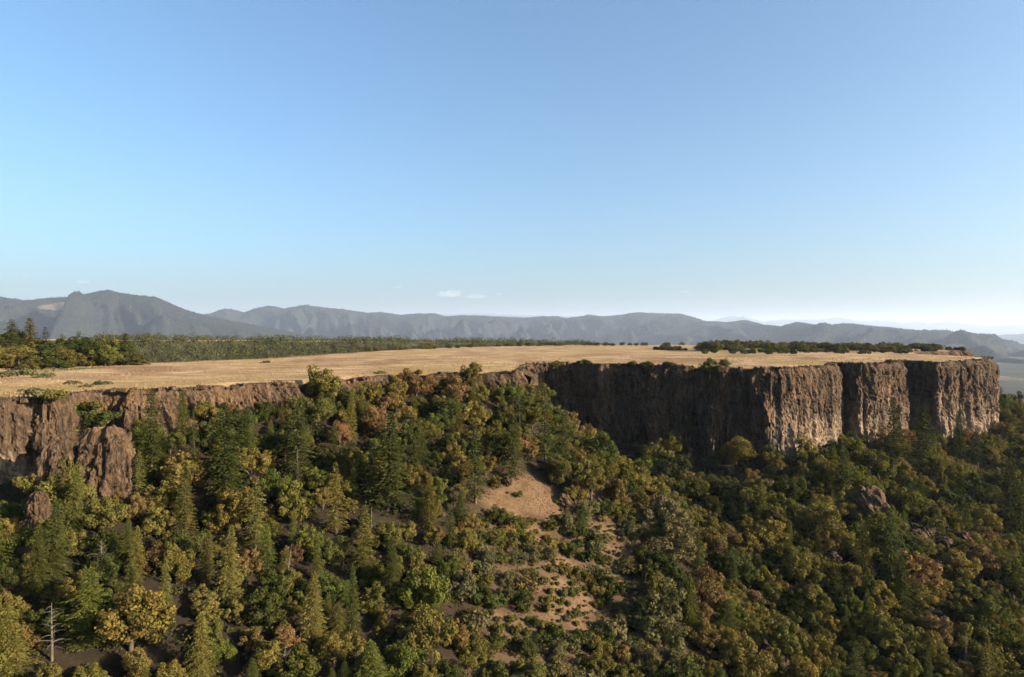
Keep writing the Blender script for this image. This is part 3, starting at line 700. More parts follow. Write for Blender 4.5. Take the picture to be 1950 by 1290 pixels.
# ------------------------------------------------------------------ plants: prototypes
def tube(path, radii, seg=7):
    V = []; F = []
    path = [Vector(p) for p in path]
    for i, p in enumerate(path):
        d = (path[min(i + 1, len(path) - 1)] - path[max(i - 1, 0)]).normalized()
        a = d.orthogonal().normalized(); b = d.cross(a)
        for k in range(seg):
            an = 2 * math.pi * k / seg
            V.append(p + (a * math.cos(an) + b * math.sin(an)) * radii[i])
    for i in range(len(path) - 1):
        for k in range(seg):
            k2 = (k + 1) % seg
            F.append((i * seg + k, i * seg + k2, (i + 1) * seg + k2, (i + 1) * seg + k))
    return V, F
def join_tubes(name, tubes, mat):
    V = []; F = []
    for v, f in tubes:
        o = len(V); V += [tuple(p) for p in v]; F += [tuple(i + o for i in q) for q in f]
    return mesh_np(name, np.array(V), np.array(F), mat, True)

def proto_oak(seed, R=3.4, H=7.2, lumps=46, leaves=135, size=0.18, low=0.07, rmin=0.14, rmax=0.30):
    rng = np.random.default_rng(seed)
    C = []; Rr = []
    zc = H * 0.52; rz = H * 0.48
    main = rng.integers(5, 8)                                  # a few big boughs, each a cluster of lumps
    hubs = []
    for k in range(main):
        a = 2 * np.pi * k / main + rng.uniform(-0.4, 0.4); rr = R * rng.uniform(0.35, 0.66)
        hubs.append((rr * np.cos(a), rr * np.sin(a), zc + rz * rng.uniform(-0.45, 0.30), R * rng.uniform(0.40, 0.58)))
    hubs.append((R * rng.uniform(-.25, .25), R * rng.uniform(-.25, .25), zc + rz * 0.42, R * 0.5))
    hubs.append((R * rng.uniform(-.35, .35), R * rng.uniform(-.35, .35), zc + rz * 0.05, R * 0.6))
    for k in range(lumps):
        h = hubs[k % len(hubs)]
        d = rng.normal(size=3); d /= np.linalg.norm(d); d[2] = d[2] * 0.9 + 0.1
        p = np.array(h[:3]) + d * h[3] * rng.uniform(0.7, 1.08) * np.array([1, 1, 0.9])
        p[2] = max(p[2], H * low + rng.uniform(0, 0.4))
        C.append(p); Rr.append(R * rng.uniform(rmin, rmax))
    q, F, t, w = leaf_cloud(np.array(C), np.array(Rr), leaves, size, rng, 0.85)
    crown = mesh_np('oak_crown', q, F, M_LEAF, False, {'tint': t, 'warm': w})
    tb = []
    lean = rng.uniform(-0.5, 0.5, 2)
    tb.append(tube([(0, 0, -1.0), (lean[0] * .2, lean[1] * .2, H * 0.15), (lean[0] * .6, lean[1] * .6, H * 0.34), (lean[0], lean[1], H * 0.6)], [0.30, 0.24, 0.19, 0.08]))
    for h in hubs:
        s = (lean[0] * .5, lean[1] * .5, H * rng.uniform(0.18, 0.30)); e = np.array(h[:3])
        mid = (np.array(s) + e) / 2 + np.array([0, 0, 0.35]); tb.append(tube([s, mid, e], [0.13, 0.09, 0.035], 5))
    return crown, join_tubes('oak_trunk', tb, M_BARK)

def proto_fir(seed, H=13.0, R=2.5, dens=1.0, ragged=0.2, bare=0.08):
    rng = np.random.default_rng(seed)
    Q = []; T = []; Wm = []
    z = H * bare; whorl = 0
    while z < H * 0.99:
        f = (z - H * bare) / (H * (1 - bare))
        L = R * (1 - f) ** 0.82 * (0.55 + 0.45 * min(1, f * 5 + 0.35)) + 0.12
        L *= rng.uniform(1 - ragged, 1 + ragged * 0.5)
        nb = max(4, int((8 - 3 * f) * dens))
        a0 = rng.uniform(0, 6.28)
        for k in range(nb):
            a = a0 + 2 * np.pi * k / nb + rng.uniform(-0.3, 0.3); l = L * rng.uniform(0.72, 1.12)
            dx = np.array([np.cos(a), np.sin(a), 0]); side = np.array([-np.sin(a), np.cos(a), 0])
            droop = rng.uniform(0.15, 0.42); up = 0.35 * f
            ns = max(2, int(l / 0.34) + 1)
            lt = rng.uniform(-0.2, 0.2); lw = rng.uniform(-0.25, 0.25)
            for j in range(ns):
                u = (j + rng.uniform(0.2, 0.8)) / ns
                p = dx * l * u + np.array([0, 0, z + up * l * u - droop * l * u ** 1.6])
                wdt = 0.42 * (1 - 0.45 * u) * min(1, l) + 0.12
                for sg in (-1, 1):
                    tip = p + dx * 0.34 * rng.uniform(0.7, 1.3) + side * sg * wdt * rng.uniform(0.7, 1.3) + np.array([0, 0, -0.16 * rng.uniform(0, 1.6)])
                    b1 = p - dx * 0.10; b2 = p + dx * 0.22 + side * sg * 0.05
                    m = (p + tip) / 2
                    Q += [b1, m - dx * 0.10 + np.array([0, 0, 0.07]), tip, m + dx * 0.16 + np.array([0, 0, rng.uniform(-0.06, 0.08)])]
                    T += [np.clip(0.45 + lt + rng.normal(0, 0.12), 0.02, 0.98)] * 4; Wm += [np.clip(0.5 + lw + rng.normal(0, .1), 0, 1)] * 4
                if rng.random() < 0.55:                 # upright tuft so the spray is not one flat fan
                    q0 = p + rng.normal(size=3) * 0.05; tp = q0 + dx * 0.22 + np.array([0, 0, rng.uniform(0.12, 0.26)]); sd = side * 0.12
                    Q += [q0 - sd, q0 + sd, tp + sd * 0.5, tp - sd * 0.5]; T += [np.clip(0.5 + lt, 0, 1)] * 4; Wm += [np.clip(0.5 + lw, 0, 1)] * 4
        z += (0.50 - 0.18 * f) * rng.uniform(0.8, 1.25) / max(0.6, dens)
    Q = np.array(Q); F = np.arange(len(Q)).reshape(-1, 4)
    crown = mesh_np('fir_crown', Q, F, M_NEEDLE, False, {'tint': np.array(T), 'warm': np.array(Wm)})
    trunk = join_tubes('fir_trunk', [tube([(0, 0, -1.2), (0, 0, H * 0.4), (0.02, 0, H * 0.97)], [0.26, 0.17, 0.03])], M_BARK)
    return crown, trunk

def proto_shrub(seed, R=1.4, H=1.7, lumps=11, leaves=110, size=0.14):
    rng = np.random.default_rng(seed)
    a = rng.uniform(0, 6.28, lumps); rr = R * np.sqrt(rng.uniform(0, 0.55, lumps))
    z = H * rng.uniform(0.25, 0.72, lumps) * (1 - 0.3 * rr / R)
    q, F, t, w = leaf_cloud(np.stack([rr * np.cos(a), rr * np.sin(a), z], 1), R * rng.uniform(0.26, 0.44, lumps), leaves, size, rng, 0.85)
    crown = mesh_np('shrub_foliage', q, F, M_LEAF, False, {'tint': t, 'warm': w})
    tb = [tube([(0, 0, -0.4), (rr[i] * np.cos(a[i]) * .5, rr[i] * np.sin(a[i]) * .5, z[i] * .55), (rr[i] * np.cos(a[i]), rr[i] * np.sin(a[i]), z[i])], [0.06, 0.045, 0.02], 4) for i in range(min(lumps, 6))]
    return crown, join_tubes('shrub_stems', tb, M_BARK)

OAK = [proto_oak(100 + i, R=3.5 + 0.25 * (i % 3), H=6.6 + 0.5 * (i % 4), lumps=50 + 5 * (i % 4)) for i in range(8)]
MAD = [proto_oak(200 + i, R=2.9 + 0.2 * (i % 3), H=8.0 + 0.5 * (i % 3), lumps=42 + 3 * i, leaves=125, size=0.18, low=0.10, rmin=0.15, rmax=0.30) for i in range(6)]
BUSH = [proto_oak(250 + i, R=3.5, H=5.4, lumps=52, leaves=125, size=0.18, low=0.10) for i in range(5)]
FIR = [proto_fir(300 + i, H=13.0, R=2.5 + 0.45 * (i % 4), ragged=0.15 + 0.11 * (i % 4), dens=1.2 - 0.15 * (i % 3), bare=0.05 + 0.05 * (i % 3)) for i in range(10)]
PINE = [proto_fir(350 + i, H=12.0, R=3.2, ragged=0.45, dens=0.75, bare=0.25) for i in range(2)]
SHR = [proto_shrub(400 + i, lumps=11 + i) for i in range(6)]

PAL = {'dark green': (0.03585, 0.0414, 0.01193), 'fresh green': (0.05562, 0.06269, 0.01477), 'olive green': (0.07169, 0.06623, 0.01761), 'golden olive': (0.09147, 0.0757, 0.02101),
       'rust brown': (0.09888, 0.06387, 0.0284), 'grey green': (0.07416, 0.06741, 0.03066), 'bronze': (0.09393, 0.0686, 0.02442)}
PLANTS = []      # records for labels
prng = random.Random(4)

def plant(name, proto, x, y, z, scale, colname, rec, jitter=0.18, vscale=1.0, rot=None):
    if isinstance(scale, (int, float)): scale = (scale, scale, scale)
    e = bpy.data.objects.new(name, None); COL.objects.link(e); e.empty_display_size = 0.5
    e.location = (x, y, z); e.scale = scale; e.rotation_euler = (prng.uniform(-.05, .05), prng.uniform(-.05, .05), prng.uniform(0, 6.283) if rot is None else rot)
    c = bpy.data.objects.new('crown' if 'shrub' not in name else 'foliage', proto[0]); COL.objects.link(c); c.parent = e
    t = bpy.data.objects.new('trunk' if 'shrub' not in name else 'stem', proto[1]); COL.objects.link(t); t.parent = e
    b = PAL[colname]; v = 1 + prng.uniform(-jitter, jitter)
    c.color = (b[0] * v * (1 + prng.uniform(-.08, .08)), b[1] * v, b[2] * v * (1 + prng.uniform(-.1, .1)), 1)
    rec = dict(rec); rec.update(o=e, name=name, col=colname, x=x, y=y, z=z, s=scale[2])
    PLANTS.append(rec)
    return e

taken = []       # (x, y, r)
def free(x, y, r):
    for (a, b_, q) in taken:
        if (a - x) ** 2 + (b_ - y) ** 2 < (0.5 * (r + q)) ** 2 * 1.25: return False
    return True

# firs that the photograph shows plainly: tip pixel, height in pixels, colour, width factor
FIRS = [(288, 737, 190, 'dark green', 1.0), (432, 768, 200, 'dark green', 1.15), (566, 756, 150, 'dark green', 1.25), (738, 782, 190, 'dark green', 1.35), (1072, 779, 105, 'dark green', 0.9),
        (72, 998, 140, 'dark green', 0.95), (162, 1076, 95, 'fresh green', 0.9), (246, 1064, 85, 'fresh green', 0.85), (312, 1066, 130, 'olive green', 1.0), (432, 1003, 150, 'olive green', 1.15),
        (556, 968, 90, 'fresh green', 0.9), (604, 1012, 100, 'fresh green', 0.9), (671, 1078, 130, 'dark green', 0.95), (138, 880, 150, 'fresh green', 0.85), (1703, 757, 135, 'dark green', 0.9),
        (1757, 768, 130, 'dark green', 0.95), (1823, 786, 95, 'dark green', 1.0), (1862, 810, 80, 'dark green', 1.1), (1606, 842, 110, 'dark green', 1.2), (1420, 955, 60, 'dark green', 0.8),
        (1655, 1118, 110, 'dark green', 0.8), (1635, 1232, 120, 'dark green', 1.0), (1398, 1050, 80, 'dark green', 0.9), (1925, 868, 120, 'dark green', 1.3), (1752, 900, 70, 'dark green', 1.0),
        (1038, 735, 150, 'dark green', 1.0), (370, 785, 90, 'dark green', 0.9), (1155, 822, 50, 'dark green', 0.7), (20, 1150, 150, 'olive green', 1.3), (905, 820, 140, 'dark green', 1.2),
        (975, 800, 120, 'dark green', 1.1), (820, 900, 110, 'olive green', 1.0), (640, 880, 140, 'olive green', 1.1), (350, 880, 120, 'dark green', 1.0), (485, 905, 150, 'olive green', 1.2),
        (690, 960, 130, 'olive green', 1.0), (590, 1090, 130, 'olive green', 1.1), (745, 1020, 130, 'dark green', 1.1), (1700, 985, 130, 'dark green', 1.2), (1720, 1060, 110, 'dark green', 1.1),
        (1330, 1010, 80, 'dark green', 1.0), (1515, 905, 60, 'dark green', 0.9), (1880, 1210, 120, 'olive green', 1.1), (1770, 1240, 110, 'dark green', 1.0), (860, 960, 90, 'dark green', 1.0),
        (265, 860, 110, 'olive green', 1.0), (790, 820, 100, 'dark green', 1.0), (1945, 900, 140, 'dark green', 1.2), (1905, 735, 45, 'dark green', 1.0), (1940, 745, 40, 'dark green', 1.0)]
for (px, py, hp, cn, wf) in FIRS:
    x, y = pix2slope(px, py + hp); x = (px - CX) / FPX * y
    z = float(ground(x, y)) - 0.3
    ztip = (CY - py) / FPX * y
    h = max(4.5, ztip - z)
    if h > 32: h = 32
    k = h / 13.0
    wf *= prng.uniform(0.82, 1.15); plant('fir_tree', FIR[prng.randrange(10)], x, y, z, (k * wf * 0.95, k * wf * 0.95, k), cn, {'kind': 'fir', 'h': h}); taken.append((x, y, 3.2 * k * wf))

# broadleaf trees and shrubs that can be picked out on the rim and slope: crown centre pixel, width px, colour, kind
PICK = [(617, 728, 76, 'olive green', 'rim', 'round dark evergreen bush standing alone on the meadow edge above the columnar band'),
        (897, 706, 38, 'olive green', 'rim', 'upright olive tree on the rim above the half-hidden pinkish cliff'),
        (1352, 700, 38, 'olive green', 'rim', 'rounded olive bush on the rim above the shaded alcove flank'),
        (1380, 692, 22, 'grey green', 'rim', 'thin sparse sapling beside the rounded olive bush on the alcove rim')]
for (px, py, wp, cn, where, lab) in PICK:
    hpx = wp * 0.85; sa = _arc_at(px)
    q = np.argmin(np.abs(np.concatenate([[0], np.cumsum(np.hypot(*(np.roll(SP, -1, 0) - SP).T))])[:-1] - sa)); y = float(SP[q][1]) - 0.4; x = (px - CX) / FPX * y
    k = wp / FPX * y / 7.0
    e = plant('oak_tree', BUSH[len(PLANTS) % 5], x, y, (CY - (py + hpx * 0.55)) / FPX * y, (k, k, k * 1.1), cn, {'kind': 'oak', 'h': 7 * k, 'label': lab})

# scattered meadow shrubs
for (px, py, wp, cn, lab) in [(70, 748, 60, 'grey green', 'wide grey-green shrub clump on top of the edge cliff block'), (45, 742, 26, 'grey green', 'small pale shrub beside the wide clump on the edge cliff block'),
                              (105, 752, 44, 'olive green', 'olive shrub at the brink above the gully'), (138, 727, 32, 'grey green', 'low dry shrub mound out on the near meadow'),
                              (196, 727, 38, 'grey green', 'second low dry shrub mound on the near meadow, nearer the columnar band'), (165, 732, 26, 'grey green', 'flat dark shrub between the two dry mounds on the meadow'),
                              (722, 708, 26, 'grey green', 'small tawny shrub on the meadow rim above the columnar band'), (505, 688, 20, 'dark green', 'lone tiny dark bush at the far meadow edge below the distant wood'),
                              (1206, 698, 26, 'olive green', 'low bush on the rim over the dark alcove'), (1232, 698, 28, 'dark green', 'dark bush crowning the alcove back wall'), (1275, 700, 34, 'dark green', 'wide dark bush on the alcove rim'),
                              (1060, 706, 30, 'olive green', 'olive shrub hanging at the spur end of the alcove rim'), (1110, 703, 34, 'dark green', 'dark shrub spilling over the alcove rim'),
                              (1697, 693, 24, 'grey green', 'tuft of grey shrub near the brink of the second buttress'), (1494, 698, 10, 'grey green', 'tiny round shrub on the brink of the first buttress'), (1530, 697, 9, 'grey green', 'second tiny round shrub on the brink of the first buttress'),
                              (1586, 694, 10, 'grey green', 'tiny shrub above the recess between the first two buttresses'), (1265, 663, 40, 'dark green', 'low dark thicket out on the far meadow'), (1290, 664, 40, 'dark green', 'low dark thicket beside another on the far meadow'),
                              (40, 712, 60, 'grey green', 'long grey brush patch before the conifer grove'), (85, 716, 40, 'grey green', 'end of the grey brush before the conifer grove'), (12, 714, 50, 'grey green', 'grey brush at the picture edge before the grove')]:
    x, y = pix2top(px, py + 4)
    for _ in range(40):
        if rimd(x, y) < -0.4: break
        x *= 1.006; y *= 1.006
    k = wp / FPX * y / 2.8
    plant('shrub', SHR[len(PLANTS) % 6], x, y, float(plateau_z(np.array(x), np.array(y))) - 0.42 * k, (k, k, k * 0.72), cn, {'kind': 'shrub', 'h': 1.7 * k, 'label': lab})

# conifer grove on the meadow at the picture's edge
for (px, tip, base, wf, kind, cn, lab) in [(22, 606, 694, 1.2, 'fir', 'dark green', 'tall dark fir of the meadow grove, nearest the picture edge'), (60, 605, 690, 1.35, 'fir', 'olive green', 'tallest broad olive fir of the meadow grove'),
        (86, 621, 690, 1.0, 'fir', 'dark green', 'narrow fir next to the tallest fir of the meadow grove'), (-6, 612, 694, 1.2, 'fir', 'dark green', 'fir cut by the picture edge in the meadow grove'),
        (122, 632, 690, 1.3, 'pine', 'olive green', 'open flat-topped pine in the middle of the meadow grove'), (147, 627, 690, 1.2, 'pine', 'dark green', 'pine with ragged crown beside the flat-topped pine'),
        (237, 632, 694, 1.75, 'fir', 'olive green', 'broad olive fir at the end of the meadow grove'), (255, 650, 694, 1.3, 'fir', 'olive green', 'shorter fir leaning out at the end of the meadow grove'), (40, 640, 690, 1.3, 'fir', 'dark green', 'dark fir between the two tallest of the meadow grove')]:
    y = FPX * (-PTOP) / (base - CY); x = (px - CX) / FPX * y
    h = PTOP * -1 + (CY - tip) / FPX * y; k = h / (13.0 if kind == 'fir' else 12.0)
    pr = FIR[prng.randrange(10)] if kind == 'fir' else PINE[prng.randrange(2)]
    plant('fir_tree' if kind == 'fir' else 'pine_tree', pr, x, y, PTOP - 0.4, (k * wf * 1.15, k * wf * 1.15, k), cn, {'kind': kind, 'h': h, 'label': lab})
for (px, top, base, wp, cn, lab) in [(35, 660, 700, 66, 'golden olive', 'golden broadleaf tree at the front of the meadow grove'), (-5, 664, 702, 50, 'golden olive', 'golden broadleaf tree cut by the picture edge in the grove'), (85, 672, 702, 50, 'dark green', 'dark rounded tree in front of the tallest fir'),
        (120, 656, 697, 60, 'olive green', 'olive broadleaf tree under the flat-topped pine'), (140, 665, 700, 44, 'olive green', 'low olive tree in front of the flat-topped pine'), (178, 650, 698, 52, 'dark green', 'dark dense oak in the grove gap before the broad end fir'),
        (202, 660, 699, 40, 'fresh green', 'green oak beside the broad end fir of the grove'), (236, 668, 697, 60, 'dark green', 'dark bushy oak at the foot of the broad end fir'), (262, 682, 697, 34, 'grey green', 'low grey bush trailing off the end of the grove'), (60, 680, 704, 44, 'olive green', 'low olive bush before the golden tree of the grove'), (20, 640, 690, 60, 'dark green', 'dark oak behind the golden tree at the grove edge'), (68, 645, 690, 60, 'olive green', 'olive oak filling the gap under the tallest fir'),
        (105, 645, 690, 56, 'dark green', 'dark oak behind the flat-topped pine'), (155, 648, 692, 56, 'dark green', 'dark oak between the ragged pine and the dense oak'), (205, 650, 693, 50, 'olive green', 'olive oak behind the green oak of the grove'), (225, 655, 695, 46, 'dark green', 'dark oak tucked against the broad end fir'), (110, 682, 703, 40, 'dark green', 'low dark bush at the green grass edge of the grove')]:
    y = FPX * (-PTOP) / (base - CY); x = (px - CX) / FPX * y
    h = (base - top) / FPX * y * 1.12; k = h / 7.2; kw = wp / FPX * y / 7.2 * 1.25
    plant('oak_tree', OAK[len(PLANTS) % 8], x, y, PTOP - 0.9, (kw, kw, k * 1.05), cn, {'kind': 'oak', 'h': h, 'label': lab})

# visibility test for scattering
def visible(x, y, z):
    n = 60; t = np.linspace(0.3, 0.985, n)
    xs = x[:, None] * t; ys = y[:, None] * t; zs = z[:, None] * t
    d = rimd(xs, ys); g = np.where(d < -1.5, PTOP, ground(xs, ys) + 1.5)
    return (zs > g).all(1)

def scatter(n, region, seed):
    rng = np.random.default_rng(seed)
    x = rng.uniform(region[0], region[1], n); y = rng.uniform(region[2], region[3], n)
    d = rimd(x, y); z = ground(x, y)
    px = CX + FPX * x / y; py = CY - FPX * z / y
    ok = (d > 2.0) & (px > -70) & (px < 2010) & ((y < 400) | (px < 1985) & (y < 470)) & (py - 8 * FPX / y < 1330) & (z < -14)
    x, y, z, d = x[ok], y[ok], z[ok], d[ok]
    v = visible(x, y, z + 6.5)
    return x[v], y[v], z[v], d[v]

def choose_colour(px, py, r):
    # left part: mixed greens with gold and rust; right part: golden-olive oaks; about the clearing: greyer
    n = float(vn(np.array(px / 130.0), np.array(py / 100.0), 66)) * 0.35
    u = min(0.999, max(0, r + n))
    if 860 < px < 1290 and py > 930:
        tb = [('dark green', .22), ('grey green', .62), ('olive green', .85), ('golden olive', .93), ('bronze', 1.0)]
    elif px < 950:
        tb = [('dark green', .28), ('fresh green', .42), ('olive green', .72), ('golden olive', .91), ('bronze', .97), ('rust brown', 1.0)]
    else:
        tb = [('dark green', .22), ('fresh green', .27), ('olive green', .62), ('golden olive', .92), ('bronze', .98), ('rust brown', 1.0)]
    for nme, q in tb:
        if u < q: return nme
    return tb[-1][0]

xs, ys, zs, ds = scatter(60000, (-190, 420, 80, 560), 12)
cnt = {'oak_tree': 0, 'madrone_tree': 0, 'fir_tree': 0, 'shrub': 0}
CA = clear_amount(xs, ys)
for i in range(len(xs)):
    x, y, z, d = float(xs[i]), float(ys[i]), float(zs[i]), float(ds[i])
    px, py = pix(x, y, z + 4)
    if CA[i] > 0.42: continue
    near_clear = 880 < px < 1245 and py > 950
    in_alcove = 1080 < px < 1460 and d < 24 and y > 235 and x < 112
    if in_alcove and prng.random() < 0.93: continue
    if d < 5 and y > 240 and prng.random() < 0.8: continue
    if px < 262 and 790 < py < 930: continue
    if 1560 < px < 1860 and 930 < py < 1060 and min(math.hypot(x - q[0], y - q[1]) for q in OUTCROP) < 5.5: continue
    r = prng.random()
    if near_clear:
        kind = 'shrub' if r < 0.42 else 'oak_tree'; k = prng.uniform(0.5, 1.0) if kind == 'oak_tree' else prng.uniform(1.2, 2.2)
        rad = 2.1 * k if kind == 'oak_tree' else 0.72 * k
    elif px < 960:
        kind = 'fir_tree' if r < 0.13 else ('madrone_tree' if r < 0.49 else 'oak_tree'); k = 0.66 + 0.78 * prng.random() ** 1.4; rad = {'fir_tree': 1.9, 'madrone_tree': 2.45, 'oak_tree': 2.75}[kind] * k
    else:
        kind = 'fir_tree' if r < 0.05 else ('madrone_tree' if r < 0.30 else 'oak_tree'); k = 0.75 + 0.95 * prng.random() ** 1.4; rad = {'fir_tree': 1.9, 'madrone_tree': 2.3, 'oak_tree': 2.7}[kind] * k
    if y > 330: k *= 1.15; rad *= 1.15
    if y < 300:
        kmax = (PTOP + 0.8 - z) / {'fir_tree': 10.0, 'oak_tree': 6.4, 'madrone_tree': 7.2, 'shrub': 1.7}[kind]
        if kmax < 0.42: continue
        if k > kmax: rad *= kmax / k; k = kmax
    if not free(x, y, rad * 1.53): continue
    taken.append((x, y, rad * 1.53)); cnt[kind] += 1
    cn = choose_colour(px, py, prng.random()); golden = cn in ('golden olive', 'bronze', 'rust brown') or (cn == 'olive green' and prng.random() < 0.62)  # second oak name goes by colour and random draw; all are simply oaks
    if kind == 'fir_tree':
        cn = prng.choice(['dark green', 'dark green', 'olive green', 'fresh green']); k *= 0.8
        plant('fir_tree', FIR[prng.randrange(10)], x, y, z - 0.3, (k * prng.uniform(0.9, 1.35), k * prng.uniform(0.9, 1.35), k * prng.uniform(0.65, 1.15)), cn, {'kind': 'fir', 'h': 13 * k})
    elif kind == 'oak_tree':
        plant('slope_oak_tree' if golden else 'oak_tree', (BUSH[prng.randrange(5)] if near_clear else OAK[prng.randrange(8)]), x, y, z - 1.1, (k * prng.uniform(.9, 1.15), k * prng.uniform(.9, 1.15), k * prng.uniform(.9, 1.2)), cn, {'kind': 'slope oak' if golden else 'oak', 'h': 7.3 * k})
    elif kind == 'madrone_tree':
        if cn in ('dark green', 'grey green') and prng.random() < 0.5: cn = 'golden olive'
        plant('madrone_tree', MAD[prng.randrange(6)], x, y, z - 1.4, (k, k, k * prng.uniform(.85, 1.1)), cn, {'kind': 'madrone', 'h': 8.5 * k})
    else:
        plant('shrub', SHR[prng.randrange(6)], x, y, z - 0.1, (k, k, k * prng.uniform(.8, 1.15)), cn, {'kind': 'shrub', 'h': 1.7 * k})

# small shrubs dotted over the clearing
rng = np.random.default_rng(31); nsm = 0
for t in range(6000):
    X, Y, r = CLEAR[rng.integers(len(CLEAR))]
    x = X + rng.normal() * r * 0.75; y = Y + rng.normal() * r * 0.75
    c = float(clear_amount(np.array([x]), np.array([y]))[0])
    if c < 0.2: continue
    px, py = pix(x, y, float(ground(x, y)))
    if py < 985 and rng.random() < 0.9: continue
    k = 0.22 + 0.85 * rng.random() ** 1.8
    if not free(x, y, 1.6 * k + 0.35): continue
    taken.append((x, y, 1.6 * k + 0.35)); nsm += 1
    plant('shrub', SHR[prng.randrange(6)], float(x), float(y), float(ground(x, y)) - 0.05, (k, k, k * rng.uniform(0.9, 1.6)), prng.choice(['fresh green', 'olive green', 'olive green', 'grey green', 'golden olive']), {'kind': 'shrub', 'h': 1.7 * k})
    if nsm >= 185: break

# shrubs along the rim and gully, trees that climb to the rim at the spur head
for (px, py, wp, cn) in [(130, 770, 60, 'olive green'), (160, 790, 66, 'dark green'), (150, 815, 60, 'olive green'), (185, 800, 50, 'dark green'), (120, 805, 44, 'dark green'), (178, 770, 40, 'olive green'), (205, 790, 40, 'dark green')]:
    y = 146.0; x = (px - CX) / FPX * y; zc = (CY - py) / FPX * y; k = wp / FPX * y / 2.8
    plant('shrub', SHR[prng.randrange(6)], x, y, zc - 0.8 * k, (k, k, k * 0.9), cn, {'kind': 'shrub', 'h': 1.7 * k})

# scrub and low oaks on the back of the plateau
rng = np.random.default_rng(77); nb = 0
def back_plant(px, depth, k, cn, nm='scrub_oak'):
    x = (px - CX) / FPX * depth
    if rimd(x, depth) > -3: return False
    plant(nm, BUSH[prng.randrange(5)], float(x), float(depth), PTOP - 0.6 * k, (k * 1.2, k * 1.2, k), cn, {'kind': 'scrub oak', 'h': 6.5 * k}); return True
for t in range(2000):
    px = rng.uniform(1335, 1790); f = (px - 1335) / 455
    dep = rng.uniform(500, 700) if rng.random() < 0.72 else rng.uniform(450, 520)
    if rng.random() < 0.35 * f: continue
    k = rng.uniform(1.15, 1.8) * (1.0 - 0.42 * f) * (0.42 if dep < 520 else 1.0)
    if back_plant(px, dep, k, prng.choice(['dark green', 'dark green', 'olive green', 'grey green'])): nb += 1
    if nb >= 215: break
nb = 0
for t in range(900):
    if t % 3 == 0: px = rng.uniform(1050, 1340); dep = rng.uniform(800, 905)
    else: px = rng.uniform(640, 1060); dep = np.interp(px, [640, 760, 900, 1060], [520, 600, 730, 880]) - rng.uniform(0, 30)
    if back_plant(px, dep, rng.uniform(0.45, 0.95), prng.choice(['dark green', 'olive green', 'grey green'])): nb += 1
    if nb >= 75: break
for t in range(14): back_plant(rng.uniform(1805, 1862), rng.uniform(548, 590), rng.uniform(0.4, 0.7), 'dark green')

# ------------------------------------------------------------------ dead trees
def branch_mesh(seed, l, droop, r):
    rg = random.Random(seed)
    pts = [(0, 0, 0)]
    for j in range(1, 5):
        u = j / 4; pts.append((l * u, rg.uniform(-.06, .06) * l, 0.12 * l * math.sin(u * 2.2) - droop * l * u * u))
    V, F = tube(pts, [r, r * .8, r * .6, r * .4, r * .15], 5)
    return mesh_np('branch', np.array([tuple(v) for v in V]), np.array(F), M_DEAD, True)
BR = [branch_mesh(i, 1.0, 0.15 + 0.1 * i, 0.045) for i in range(4)]
def snag(px, tip, base, nbr, blen, lab, lean=0.0, upright=False):
    x, y = pix2slope(px, base); z = float(ground(x, y)); zt = (CY - tip) / FPX * y; H = zt - z
    e = bpy.data.objects.new('dead_tree', None); COL.objects.link(e); e.location = (x, y, z); tag(e, lab, 'dead tree', 'bare dead trees')
    rg = random.Random(px)
    V, F = tube([(0, 0, -0.8), (lean * 0.3, 0.05, H * .35), (lean * 0.6, -0.08, H * .7), (lean, 0, H)], [0.24, 0.18, 0.11, 0.03], 7)
    link('trunk', mesh_np('snag_trunk', np.array([tuple(v) for v in V]), np.array(F), M_DEAD, True), e)
    for k in range(nbr):
        u = 0.22 + 0.74 * k / nbr; o = link('branch', BR[k % 4], e)
        o.location = (lean * u, 0, H * u); l = blen * (1.15 - 0.75 * u) * rg.uniform(.7, 1.2)
        o.scale = (l, l, l); o.rotation_euler = (0, (-0.9 if upright else -0.12) + rg.uniform(-.2, .2), k * 2.4 + rg.uniform(-.4, .4))
    taken.append((x, y, 1.5))
snag(97, 1148, 1262, 24, 2.6, 'pale bare dead conifer with drooping branches near the bottom picture corner')
snag(566, 853, 935, 22, 2.4, 'bare dead conifer with curling pale branches below the columnar band')
snag(543, 1036, 1130, 14, 1.5, 'leaning grey dead trunk in the middle of the wooded slope', lean=1.2)
snag(192, 1030, 1100, 16, 2.2, 'silver-grey dead tree beside a rust-brown crown', upright=True)
snag(541, 1240, 1285, 12, 2.4, 'small bare bush-like dead tree at the bottom edge', upright=True)
snag(705, 838, 950, 8, 0.7, 'thin bare pole of a dead tree beside the biggest fir')
snag(707, 965, 1030, 12, 1.0, 'short dead pole downhill of the thin bare pole')
snag(1840, 1205, 1290, 14, 1.6, 'thin grey dead tree among the oaks near the bottom picture corner on the boulder side')

